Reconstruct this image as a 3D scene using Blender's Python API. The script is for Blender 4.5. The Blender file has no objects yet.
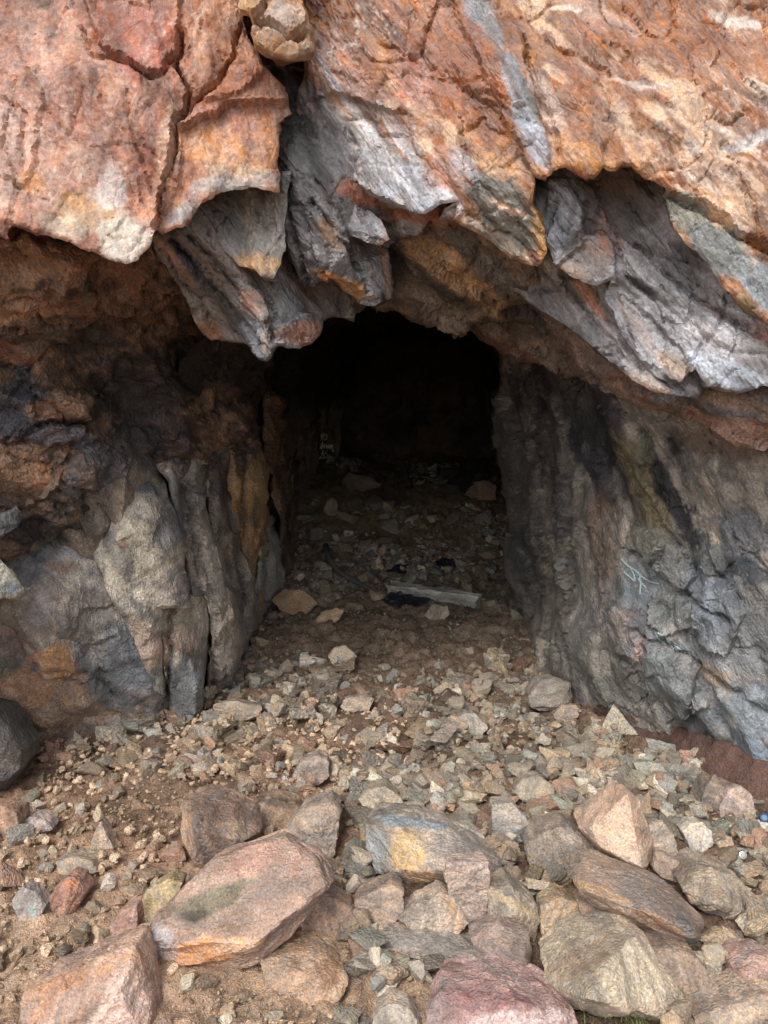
import bpy, bmesh, math, random
import numpy as np
from mathutils import Vector
from mathutils.geometry import delaunay_2d_cdt
random.seed(7); RNG = np.random.default_rng(7)
scene = bpy.context.scene
C = scene.collection
W_, H_, F_ = 768, 1024, 773.0
PITCH = math.radians(12.0); CAMZ = 1.6
cp, sp = math.cos(PITCH), math.sin(PITCH)
R = math.radians

# ------------------------------------------------------------ geometry helpers
def P(px, py, Y):
    """point at world depth Y that is seen at image position px, py (arrays allowed)"""
    u = (H_ / 2 - np.asarray(py, float)) / F_
    x = (np.asarray(px, float) - W_ / 2) / F_
    t = np.asarray(Y, float) / (cp + u * sp)
    return np.stack([x * t, t * (cp + u * sp), CAMZ + t * (-sp + u * cp)], -1)

def hash3(i, j, k, s):
    h = (i * 374761393 + j * 668265263 + k * 2147483647 + s * 974634777) & 0xFFFFFFFF
    h = ((h ^ (h >> 13)) * 1274126177) & 0xFFFFFFFF
    h = ((h ^ (h >> 16)) * 2246822519) & 0xFFFFFFFF
    h = h ^ (h >> 15)
    return (h & 0xFFFFFF) / float(0x1000000)

def vnoise(p, s=0):
    p = np.asarray(p, float)
    i = np.floor(p).astype(np.int64); f = p - i
    f = f * f * f * (f * (f * 6 - 15) + 10)
    o = 0
    for dx in (0, 1):
        wx = f[:, 0] if dx else 1 - f[:, 0]
        for dy in (0, 1):
            wy = f[:, 1] if dy else 1 - f[:, 1]
            for dz in (0, 1):
                wz = f[:, 2] if dz else 1 - f[:, 2]
                o = o + wx * wy * wz * hash3(i[:, 0] + dx, i[:, 1] + dy, i[:, 2] + dz, s)
    return o * 2 - 1

def fbm(p, octv=4, s=0, gain=.5, lac=2.03):
    a, o, n = 1.0, 0, 0
    q = np.array(p, float)
    for k in range(octv):
        o = o + a * vnoise(q, s + k * 17); n += a
        a *= gain; q = q * lac + 3.7
    return o / n * 1.5

def ridged(p, octv=3, s=0):
    a, o, n = 1.0, 0, 0
    q = np.array(p, float)
    for k in range(octv):
        o = o + a * (1 - np.abs(vnoise(q, s + k * 13)) * 2); n += a
        a *= .5; q = q * 2.1 + 5.1
    return o / n

def facets(p, s=0, slope=.9):
    """broken-rock relief: every cell of a 3D cell pattern is its own tilted plane"""
    p = np.asarray(p, float)
    i = np.floor(p).astype(np.int64)
    best = np.full(len(p), 9e9); sec = np.full(len(p), 9e9); val = np.zeros(len(p))
    for dx in (-1, 0, 1):
        for dy in (-1, 0, 1):
            for dz in (-1, 0, 1):
                a, b, c = i[:, 0] + dx, i[:, 1] + dy, i[:, 2] + dz
                q = np.stack([a + hash3(a, b, c, s), b + hash3(a, b, c, s + 1), c + hash3(a, b, c, s + 2)], -1)
                d = p - q
                dd = (d * d).sum(-1)
                g = np.stack([hash3(a, b, c, s + 3), hash3(a, b, c, s + 4), hash3(a, b, c, s + 5)], -1) * 2 - 1
                v = (hash3(a, b, c, s + 6) * 2 - 1) * .6 + (g * d).sum(-1) * slope
                m = dd < best
                sec = np.where(m, best, np.minimum(sec, dd))
                val = np.where(m, v, val)
                best = np.where(m, dd, best)
    edge = np.sqrt(sec) - np.sqrt(best)
    return val, edge

def lnoise(p, s=0):
    """piecewise flat noise: random heights joined by plane facets with crisp creases"""
    a, b, c = s * 1.3 + .5, s * .7 + 1.1, s * 2.1 + .3
    Ra = np.array([[math.cos(a), -math.sin(a), 0], [math.sin(a), math.cos(a), 0], [0, 0, 1]])
    Rb = np.array([[1, 0, 0], [0, math.cos(b), -math.sin(b)], [0, math.sin(b), math.cos(b)]])
    q = np.asarray(p, float) @ Ra @ Rb + c
    i = np.floor(q).astype(np.int64); f = q - i
    o = np.argsort(-f, axis=1); fs = np.take_along_axis(f, o, 1)
    w = [1 - fs[:, 0], fs[:, 0] - fs[:, 1], fs[:, 1] - fs[:, 2], fs[:, 2]]
    v = 0; cur = i.copy(); r = np.arange(len(q))
    for k in range(4):
        v = v + w[k] * (hash3(cur[:, 0], cur[:, 1], cur[:, 2], s + 77) * 2 - 1)
        if k < 3: cur[r, o[:, k]] += 1
    return v

def sstep(a, b, x):
    t = np.clip((x - a) / (b - a), 0, 1)
    return t * t * (3 - 2 * t)

def lin(c):
    c = np.asarray(c, float) / 255.0
    return np.where(c <= .04045, c / 12.92, ((c + .055) / 1.055) ** 2.4)

def rbf(ctrl):
    c = np.array(ctrl, float); xy = c[:, :2] / 300.0; n = len(c)
    def K(r2): return np.where(r2 > 1e-12, r2 * np.log(r2 + 1e-12), 0) * .5
    d = ((xy[:, None] - xy[None]) ** 2).sum(-1)
    A = np.zeros((n + 3, n + 3)); A[:n, :n] = K(d) + np.eye(n) * .004
    A[:n, n] = 1; A[:n, n + 1:] = xy; A[n, :n] = 1; A[n + 1:, :n] = xy.T
    w = np.linalg.solve(A, np.concatenate([c[:, 2], [0, 0, 0]]))
    def f(px, py):
        q = np.stack([px, py], -1) / 300.0
        d = ((q[:, None] - xy[None]) ** 2).sum(-1)
        return K(d) @ w[:n] + w[n] + q @ w[n + 1:]
    return f

def seg_dist(q, poly, closed=True):
    poly = np.array(poly, float); n = len(poly)
    best = np.full(len(q), 9e9)
    for a in range(n if closed else n - 1):
        p0, p1 = poly[a], poly[(a + 1) % n]
        e = p1 - p0; L = (e * e).sum() + 1e-9
        t = np.clip(((q - p0) @ e) / L, 0, 1)
        d = q - (p0 + t[:, None] * e)
        best = np.minimum(best, (d * d).sum(-1))
    return np.sqrt(best)

def inside(q, poly):
    poly = np.array(poly, float); n = len(poly)
    r = np.zeros(len(q), bool)
    for a in range(n):
        x0, y0 = poly[a]; x1, y1 = poly[(a + 1) % n]
        c = (y0 > q[:, 1]) != (y1 > q[:, 1])
        xi = (x1 - x0) * (q[:, 1] - y0) / (y1 - y0 + 1e-12) + x0
        r ^= c & (q[:, 0] < xi)
    return r

def build(name, V, Fc, mat, col=None, parent=None, smooth=True, crease=None):
    me = bpy.data.meshes.new(name)
    V = np.asarray(V, float)
    Fc = list(Fc) if not isinstance(Fc, np.ndarray) else Fc
    if isinstance(Fc, np.ndarray):
        nf, k = Fc.shape
        me.vertices.add(len(V)); me.vertices.foreach_set('co', V.ravel())
        me.loops.add(nf * k); me.loops.foreach_set('vertex_index', Fc.ravel().astype(np.int32))
        me.polygons.add(nf)
        me.polygons.foreach_set('loop_start', np.arange(0, nf * k, k, dtype=np.int32))
        me.polygons.foreach_set('loop_total', np.full(nf, k, dtype=np.int32))
        me.update(calc_edges=True)
    else:
        me.from_pydata([tuple(v) for v in V], [], [tuple(f) for f in Fc])
    me.polygons.foreach_set('use_smooth', np.full(len(me.polygons), smooth))
    if col is not None:
        at = me.color_attributes.new('Col', 'FLOAT_COLOR', 'POINT')
        c4 = np.ones((len(V), 4)); c4[:, :3] = np.clip(col, 0, 1)
        at.data.foreach_set('color', c4.ravel())
    if mat: me.materials.append(mat)
    me.validate()
    if crease: me.set_sharp_from_angle(angle=R(crease))
    o = bpy.data.objects.new(name, me); C.objects.link(o)
    if parent: o.parent = parent
    return o

def tag(o, label=None, cat=None, group=None, kind=None):
    if label: o['label'] = label
    if cat: o['category'] = cat
    if group: o['group'] = group
    if kind: o['kind'] = kind
    return o

def vnormals(V, T):
    n = np.cross(V[T[:, 1]] - V[T[:, 0]], V[T[:, 2]] - V[T[:, 0]])
    N = np.zeros_like(V)
    for k in range(3): np.add.at(N, T[:, k], n)
    return N / (np.linalg.norm(N, axis=1, keepdims=True) + 1e-12)

# ------------------------------------------------------------ materials
def nd(nt, t, **kw):
    n = nt.nodes.new(t)
    for k, v in kw.items():
        if k.startswith('i_'): n.inputs[k[2:].replace('_', ' ')].default_value = v
        else: setattr(n, k, v)
    return n

def rock_mat(name, angle=50, aniso=3.0, bump=.5, rough=.7, fine=55, streak=.35, objcol=False, spec=.35, speck=.25, lam=.15, sat=(.6, 1.02)):
    m = bpy.data.materials.new(name); m.use_nodes = True
    nt = m.node_tree; L = nt.links; nt.nodes.clear()
    out = nd(nt, 'ShaderNodeOutputMaterial'); b = nd(nt, 'ShaderNodeBsdfPrincipled')
    L.new(b.outputs[0], out.inputs[0])
    tc = nd(nt, 'ShaderNodeTexCoord')
    mp = nd(nt, 'ShaderNodeMapping'); mp.inputs['Rotation'].default_value = (0, R(-angle), 0)
    mp2 = nd(nt, 'ShaderNodeMapping'); mp2.inputs['Scale'].default_value = (1 / aniso, 1, 1)
    L.new(tc.outputs['Object'], mp.inputs[0]); L.new(mp.outputs[0], mp2.inputs[0])
    at = nd(nt, 'ShaderNodeAttribute', attribute_name='Col')
    n1 = nd(nt, 'ShaderNodeTexNoise', i_Scale=fine * .45, i_Detail=9, i_Roughness=.68)
    n2 = nd(nt, 'ShaderNodeTexNoise', i_Scale=fine * 2.6, i_Detail=5, i_Roughness=.7)
    n3 = nd(nt, 'ShaderNodeTexNoise', i_Scale=fine * .9, i_Detail=6, i_Roughness=.6, i_Distortion=.6)
    L.new(mp2.outputs[0], n1.inputs[0]); L.new(tc.outputs['Object'], n2.inputs[0]); L.new(mp2.outputs[0], n3.inputs[0])
    # brightness variation
    r1 = nd(nt, 'ShaderNodeMapRange'); r1.inputs[1].default_value = .3; r1.inputs[2].default_value = .7
    r1.inputs[3].default_value = 1 - streak; r1.inputs[4].default_value = 1 + streak * 1.1
    L.new(n1.outputs[0], r1.inputs[0])
    r2 = nd(nt, 'ShaderNodeMapRange'); r2.inputs[1].default_value = .32; r2.inputs[2].default_value = .68
    r2.inputs[3].default_value = 1 - speck; r2.inputs[4].default_value = 1 + speck * 1.1
    L.new(n2.outputs[0], r2.inputs[0])
    mu = nd(nt, 'ShaderNodeMath', operation='MULTIPLY'); L.new(r1.outputs[0], mu.inputs[0]); L.new(r2.outputs[0], mu.inputs[1])
    # pale mineral specks and dark pits
    n6 = nd(nt, 'ShaderNodeTexNoise', i_Scale=fine * 3.4, i_Detail=3, i_Roughness=.75); L.new(tc.outputs['Object'], n6.inputs[0])
    r6 = nd(nt, 'ShaderNodeMapRange'); r6.inputs[1].default_value = .58; r6.inputs[2].default_value = .68; r6.inputs[3].default_value = 1; r6.inputs[4].default_value = 1 + speck * 1.8
    r7 = nd(nt, 'ShaderNodeMapRange'); r7.inputs[1].default_value = .33; r7.inputs[2].default_value = .42; r7.inputs[3].default_value = 1 - speck * 1.3; r7.inputs[4].default_value = 1
    L.new(n6.outputs[0], r6.inputs[0]); L.new(n6.outputs[0], r7.inputs[0])
    m6 = nd(nt, 'ShaderNodeMath', operation='MULTIPLY'); L.new(r6.outputs[0], m6.inputs[0]); L.new(r7.outputs[0], m6.inputs[1])
    m7 = nd(nt, 'ShaderNodeMath', operation='MULTIPLY'); L.new(m6.outputs[0], m7.inputs[0]); L.new(mu.outputs[0], m7.inputs[1]); mu = m7
    vm = nd(nt, 'ShaderNodeVectorMath', operation='SCALE')
    L.new(at.outputs['Color'], vm.inputs[0]); L.new(mu.outputs[0], vm.inputs['Scale'])
    # thin lamination lines of the schist
    mp3 = nd(nt, 'ShaderNodeMapping'); mp3.inputs['Scale'].default_value = (1 / (aniso * 4), .6, 1)
    L.new(mp.outputs[0], mp3.inputs[0])
    n4 = nd(nt, 'ShaderNodeTexNoise', i_Scale=fine * 1.5, i_Detail=6, i_Roughness=.72, i_Distortion=.25); L.new(mp3.outputs[0], n4.inputs[0])
    r5 = nd(nt, 'ShaderNodeMapRange'); r5.inputs[1].default_value = .36; r5.inputs[2].default_value = .62
    r5.inputs[3].default_value = 1 - lam * 1.3; r5.inputs[4].default_value = 1 + lam * .7
    n5 = nd(nt, 'ShaderNodeTexNoise', i_Scale=4.5, i_Detail=4, i_Roughness=.6); L.new(tc.outputs['Object'], n5.inputs[0])
    g5 = nd(nt, 'ShaderNodeMapRange'); g5.inputs[1].default_value = .45; g5.inputs[2].default_value = .58; L.new(n5.outputs[0], g5.inputs[0])
    x5 = nd(nt, 'ShaderNodeMix', data_type='FLOAT'); x5.inputs['A'].default_value = .5; L.new(g5.outputs[0], x5.inputs['Factor']); L.new(n4.outputs[0], x5.inputs['B'])
    L.new(x5.outputs['Result'], r5.inputs[0])
    vl = nd(nt, 'ShaderNodeVectorMath', operation='SCALE'); L.new(vm.outputs[0], vl.inputs[0]); L.new(r5.outputs[0], vl.inputs['Scale'])
    src = vl.outputs[0]
    if objcol:
        oi = nd(nt, 'ShaderNodeObjectInfo')
        vm2 = nd(nt, 'ShaderNodeVectorMath', operation='MULTIPLY')
        L.new(src, vm2.inputs[0]); L.new(oi.outputs['Color'], vm2.inputs[1]); src = vm2.outputs[0]
    # mineral flecks: hue wander
    hs = nd(nt, 'ShaderNodeHueSaturation')
    r3 = nd(nt, 'ShaderNodeMapRange'); r3.inputs[1].default_value = .3; r3.inputs[2].default_value = .7
    r3.inputs[3].default_value = sat[0]; r3.inputs[4].default_value = sat[1]
    L.new(n3.outputs[0], r3.inputs[0]); L.new(r3.outputs[0], hs.inputs['Saturation']); L.new(src, hs.inputs['Color'])
    L.new(hs.outputs[0], b.inputs['Base Color'])
    r4 = nd(nt, 'ShaderNodeMapRange'); r4.inputs[1].default_value = .3; r4.inputs[2].default_value = .7
    r4.inputs[3].default_value = rough - .14; r4.inputs[4].default_value = min(1, rough + .2)
    L.new(n3.outputs[0], r4.inputs[0]); L.new(r4.outputs[0], b.inputs['Roughness'])
    b.inputs['Specular IOR Level'].default_value = spec
    # relief
    vo = nd(nt, 'ShaderNodeTexVoronoi', i_Scale=fine * .55); vo.feature = 'DISTANCE_TO_EDGE'
    vc = nd(nt, 'ShaderNodeTexVoronoi', i_Scale=fine * 1.9); vc.feature = 'F1'; vc.distance = 'MANHATTAN'
    dw = nd(nt, 'ShaderNodeVectorMath', operation='ADD')
    nw = nd(nt, 'ShaderNodeTexNoise', i_Scale=fine * .5, i_Detail=3)
    sc = nd(nt, 'ShaderNodeVectorMath', operation='SCALE'); sc.inputs['Scale'].default_value = .03
    L.new(mp2.outputs[0], nw.inputs[0]); L.new(nw.outputs['Color'], sc.inputs[0]); L.new(mp2.outputs[0], dw.inputs[0]); L.new(sc.outputs[0], dw.inputs[1])
    L.new(dw.outputs[0], vo.inputs[0]); L.new(dw.outputs[0], vc.inputs[0])
    rv = nd(nt, 'ShaderNodeMapRange'); rv.inputs[1].default_value = 0; rv.inputs[2].default_value = .07
    rv.inputs[3].default_value = 0; rv.inputs[4].default_value = .14; L.new(vo.outputs['Distance'], rv.inputs[0])
    s0 = nd(nt, 'ShaderNodeMath', operation='MULTIPLY_ADD'); s0.inputs[1].default_value = .32
    L.new(vc.outputs['Distance'], s0.inputs[0]); L.new(n1.outputs[0], s0.inputs[2])
    s1 = nd(nt, 'ShaderNodeMath', operation='MULTIPLY_ADD'); s1.inputs[1].default_value = .28
    L.new(n2.outputs[0], s1.inputs[0]); L.new(s0.outputs[0], s1.inputs[2])
    s2 = nd(nt, 'ShaderNodeMath', operation='ADD'); L.new(s1.outputs[0], s2.inputs[0]); L.new(rv.outputs[0], s2.inputs[1])
    bp = nd(nt, 'ShaderNodeBump', i_Strength=bump, i_Distance=.012 if not objcol else .2)
    s3 = nd(nt, 'ShaderNodeMath', operation='MULTIPLY_ADD'); s3.inputs[1].default_value = lam * 1.6
    L.new(n4.outputs[0], s3.inputs[0]); L.new(s2.outputs[0], s3.inputs[2])
    L.new(s3.outputs[0], bp.inputs['Height']); L.new(bp.outputs[0], b.inputs['Normal'])
    return m

def plain_mat(name, rgb, rough=.6, metal=0.0, bump=0, scale=60, var=.2):
    m = bpy.data.materials.new(name); m.use_nodes = True
    nt = m.node_tree; L = nt.links; b = nt.nodes['Principled BSDF']
    tc = nd(nt, 'ShaderNodeTexCoord'); n = nd(nt, 'ShaderNodeTexNoise', i_Scale=scale, i_Detail=6)
    L.new(tc.outputs['Object'], n.inputs[0])
    cr = nd(nt, 'ShaderNodeMix', data_type='RGBA'); c = lin(rgb)
    cr.inputs['A'].default_value = (*(c * (1 - var)), 1); cr.inputs['B'].default_value = (*np.clip(c * (1 + var), 0, 1), 1)
    L.new(n.outputs[0], cr.inputs['Factor']); L.new(cr.outputs['Result'], b.inputs['Base Color'])
    b.inputs['Roughness'].default_value = rough; b.inputs['Metallic'].default_value = metal
    if bump:
        bp = nd(nt, 'ShaderNodeBump', i_Strength=bump, i_Distance=.004)
        L.new(n.outputs[0], bp.inputs['Height']); L.new(bp.outputs[0], b.inputs['Normal'])
    return m

M_A = rock_mat('rust_slab_rock', 75, 1.5, .7, .58, 32, .36, sat=(.6, 1.02), speck=.28, lam=.1)
M_B = rock_mat('foliated_rock', 52, 2.8, .8, .42, 40, .5, spec=.8, sat=(.66, 1.12), speck=.3, lam=.34)
M_C = rock_mat('dark_cave_rock', 60, 1.8, .9, .66, 42, .42, spec=.4, speck=.4)
M_L = rock_mat('left_wall_rock', 80, 1.7, .85, .75, 48, .36, speck=.35, lam=.14)
M_V = rock_mat('right_wall_rock', 55, 2.4, .9, .62, 46, .42, spec=.45, speck=.3, lam=.2)
M_R = rock_mat('rubble_rock', 30, 1.4, .7, .8, 56, .22, speck=.34, spec=.3, lam=.03)
M_S = rock_mat('small_stone', 20, 1.3, .5, .85, 2.6, .22, objcol=True, speck=.3, lam=.0, spec=.2)
M_G = rock_mat('dirt', 0, 1.0, .8, .95, 75, .25, speck=.4, spec=.1)

# ------------------------------------------------------------ colour of the rock itself
def paint(px, py, Pw, pal, patches, fol=50, an=5.0, sc=9.0, seed=0, veins=None):
    """mineral colour: base palette along the foliation, then stains given as
       (x, y, rx, ry, angle, colour, strength) with ragged edges"""
    a = R(fol)
    e1 = Pw[:, 0] * math.cos(a) - Pw[:, 2] * math.sin(a)
    e2 = Pw[:, 0] * math.sin(a) + Pw[:, 2] * math.cos(a)
    q = np.stack([e1 * sc / an, e2 * sc, Pw[:, 1] * sc * .6], -1)
    n = fbm(q, 5, seed) + .35 * fbm(Pw * 2.2, 3, seed + 5)
    n2 = fbm(q * 3.1, 4, seed + 9)
    t = np.clip(.5 + n * .75 + n2 * .3, 0, 1) * (len(pal) - 1)
    pl = np.array([lin(c) for c in pal])
    i = np.clip(np.floor(t).astype(int), 0, len(pal) - 2); f = (t - i)[:, None]
    f = f * f * (3 - 2 * f)
    col = pl[i] * (1 - f) + pl[i + 1] * f
    w1 = fbm(Pw * 8, 6, seed + 21, .72); w2 = fbm(q * 2.2, 5, seed + 31, .62)
    for k, (x, y, rx, ry, an_, c, s) in enumerate(patches):
        b = R(an_)
        dx = px - x; dy = py - y
        u = (dx * math.cos(b) + dy * math.sin(b)) / rx; v = (-dx * math.sin(b) + dy * math.cos(b)) / ry
        r = np.sqrt(u * u + v * v)
        m = sstep(1.12, .72, r + .48 * w1 + .26 * w2) * s
        cc = lin(c) * (1 + .35 * n2)[:, None]
        col = col * (1 - m[:, None]) + cc * m[:, None]
    if veins:
        for (sc2, wid, c, s, thr) in veins:
            v = np.abs(fbm(q * np.array([sc2, sc2, sc2]) + 7, 4, seed + 51, .55))
            gate = sstep(thr, thr + .25, fbm(Pw * 3.3, 3, seed + 61))
            m = (sstep(wid, 0, v) * gate * s)[:, None]
            col = col * (1 - m) + lin(c) * m
    return col

SLABS = {}
def slab(name, outline, ctrl, pal, patches=(), T=.6, inward=.12, step=2.8, mat=None, fol=50, an=4.0,
         amp=(.03, .018, .006), fs=(3.0, 8.0, 22.0), rough=1.0, seed=1, relief=(), cracks=(), jit=4.0,
         veins=None, sc=9.0, crev=.5, rimdir=None, xf=.9, zf=.6, bev=(.008, 4), crease=32):
    """one mass of rock: a ragged front face that follows its own depths, displaced into broken
       facets, with its edge turned back into the hill to the thickness T"""
    rnd = np.random.default_rng(seed)
    poly = np.array(outline, float)
    pts = []
    for a in range(len(poly)):
        p0, p1 = poly[a], poly[(a + 1) % len(poly)]
        L = np.linalg.norm(p1 - p0); n = max(1, int(L / (step * 1.05)))
        for k in range(n): pts.append(p0 + (p1 - p0) * k / n)
    b = np.array(pts)
    far = np.maximum(np.maximum(-b[:, 0] - 20, b[:, 0] - 790), -b[:, 1] - 20) > 0
    bw = np.stack([b[:, 0] * .035, b[:, 1] * .035, np.full(len(b), seed * 3.3)], -1)
    j = np.stack([fbm(bw, 4, seed + 3, .6), fbm(bw, 4, seed + 4, .6)], -1) * jit
    fv, _ = facets(bw * 1.6, seed + 8, .8)
    b = b + j + fv[:, None] * jit * .35
    x0, y0 = b.min(0); x1, y1 = b.max(0)
    nx = int((x1 - x0) / step) + 1; ny = int((y1 - y0) / (step * .87)) + 1
    gx, gy = np.meshgrid(np.arange(nx), np.arange(ny))
    g = np.stack([x0 + (gx + .5 * (gy % 2)) * step, y0 + gy * step * .87], -1).reshape(-1, 2)
    g = g + rnd.uniform(-.28, .28, g.shape) * step
    # coarse outside the frame
    out = (g[:, 0] < -25) | (g[:, 0] > 793) | (g[:, 1] < -25)
    keep = ~out | (rnd.random(len(g)) < .12)
    g = g[keep]
    g = g[inside(g, b)]
    g = g[seg_dist(g, b) > step * .55]
    allp = np.concatenate([b, g])
    nb = len(b)
    res = delaunay_2d_cdt([Vector(p) for p in allp], [(k, (k + 1) % nb) for k in range(nb)], [], 1, 1e-4)
    vv = np.array([(v[0], v[1]) for v in res[0]])
    T3 = np.array([f for f in res[2] if len(f) == 3], int)
    px, py = vv[:, 0], vv[:, 1]
    Y = rbf(ctrl)(px, py)
    V0 = P(px, py, Y)
    N = vnormals(V0, T3)
    flip = N[:, 1].mean() > 0
    if flip: T3 = T3[:, ::-1]; N = -N
    # keep a usable direction where the face turns edge-on
    N[:, 1] -= .35; N /= np.linalg.norm(N, axis=1, keepdims=True)
    a = R(fol)
    e1 = V0[:, 0] * math.cos(a) - V0[:, 2] * math.sin(a)
    e2 = V0[:, 0] * math.sin(a) + V0[:, 2] * math.cos(a)
    def Q(s, an_): return np.stack([e1 * s / an_, e2 * s, V0[:, 1] * s * .7], -1)
    wq = np.stack([fbm(V0 * 4, 3, seed + 71), fbm(V0 * 4, 3, seed + 72), fbm(V0 * 4, 3, seed + 73)], -1)
    d = np.zeros(len(V0)); ed = None
    for k, (am, f) in enumerate(zip(amp, fs)):
        an_ = (an * .5 + .5) if k == 0 else an
        fv, e = facets(Q(f, an_) + wq * (.35 + .15 * k), seed + 100 * k, .9)
        d += am * (.45 * fv + 1.5 * lnoise(Q(f * 1.25, an_) + wq * .25, seed + k * 7)) * rough
        d -= am * crev * .8 * sstep(.07, 0, e) * rough
    d += .006 * fbm(Q(14, an), 5, seed + 40, .6) * rough + .02 * fbm(V0 * 2.5, 2, seed + 44)
    wx = fbm(V0 * 14, 4, seed + 81, .6) * 5; wy = fbm(V0 * 14, 4, seed + 82, .6) * 5
    q2 = np.stack([px + wx, py + wy], -1)
    for (pl, h, wd) in relief:      # raised flakes and steps with a sharp edge
        ins = inside(q2, pl); dist = seg_dist(q2, pl)
        sd = np.where(ins, dist, -dist)
        d += h * sstep(-wd * .5, wd * .5, sd)
    for (pl, h, wd) in cracks:
        d -= h * np.exp(-(seg_dist(q2, pl, False) / wd) ** 2)
    bd = seg_dist(np.stack([px, py], -1), b)
    V = V0 + N * d[:, None]
    V[:, 1] += bev[0] * (1 - np.clip(bd / bev[1], 0, 1)) ** 2
    col = paint(px, py, V0, pal, patches, fol, an, sc, seed, veins)
    # boundary
    E = np.concatenate([T3[:, [0, 1]], T3[:, [1, 2]], T3[:, [2, 0]]])
    key = E.min(1) * 10000000 + E.max(1)
    _, idx, cnt = np.unique(key, return_index=True, return_counts=True)
    BE = E[idx[cnt == 1]]
    bv = np.unique(BE)
    remap = {int(v): k for k, v in enumerate(bv)}
    nrm = np.zeros((len(vv), 2))
    for a_, b_ in BE:
        e = vv[b_] - vv[a_]; L = np.hypot(*e) + 1e-9
        mid = (vv[a_] + vv[b_]) / 2
        nn = np.array([-e[1], e[0]]) / L
        if flip: nn = -nn
        nrm[a_] += nn; nrm[b_] += nn
    nrm = nrm[bv]; nrm /= np.linalg.norm(nrm, axis=1, keepdims=True) + 1e-9
    # test orientation: must point to the inside
    tst = vv[bv] + nrm * 3
    if inside(tst, b).mean() < .5: nrm = -nrm
    rings = [(.006, -.004), (.02, .0), (.05, .012), (.12, .04), (.26, .1), (.5, .25), (1.0, .6)]
    Vs = [V]; Fs = [T3]; cols = [col]
    base = V[bv]; cb = col[bv]; prev = bv.copy(); off = len(V)
    if rimdir: rd = np.tile(np.array(rimdir, float), (len(bv), 1))
    else: rd = np.stack([base[:, 0] / base[:, 1] * xf, np.ones(len(bv)), (base[:, 2] - CAMZ) / base[:, 1] * zf], -1)
    rd /= np.linalg.norm(rd, axis=1, keepdims=True)
    for k, (ty, ti) in enumerate(rings):
        pos = base + rd * (T * ty) + np.stack([nrm[:, 0], 0 * nrm[:, 0], -nrm[:, 1]], -1) * (inward * ti)
        nz = np.stack([fbm(pos * 9 + 5, 4, seed + 91), fbm(pos * 9, 4, seed + 92), fbm(pos * 9 + 9, 4, seed + 93)], -1)
        pos = pos + nz * min(.03, T * ty * .35)
        ids = np.arange(off, off + len(bv)); off += len(bv)
        Vs.append(pos); cols.append(cb)
        lut = np.zeros(len(vv), int); lut[bv] = np.arange(len(bv))
        A0 = lut[BE[:, 0]]; B0 = lut[BE[:, 1]]
        q = np.stack([prev[A0], ids[A0], ids[B0], prev[B0]], -1)
        Fs.append(np.concatenate([q[:, [0, 1, 2]], q[:, [0, 2, 3]]]))
        prev = ids
    V = np.concatenate(Vs); Fa = np.concatenate(Fs); col = np.concatenate(cols)
    o = build(name, V, Fa, mat or M_B, col, crease=crease)
    tag(o, kind='structure')
    return o
# ------------------------------------------------------------ the rock masses round the mine mouth
GREY = (132, 130, 132); PALE = (176, 174, 176); DARK = (62, 60, 62); BLK = (34, 33, 34)
RUST = (150, 88, 48); ORG = (176, 112, 58); PINK = (184, 126, 104); TAN = (172, 146, 112); BRN = (104, 76, 56); SLV = (158, 162, 170)

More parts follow.
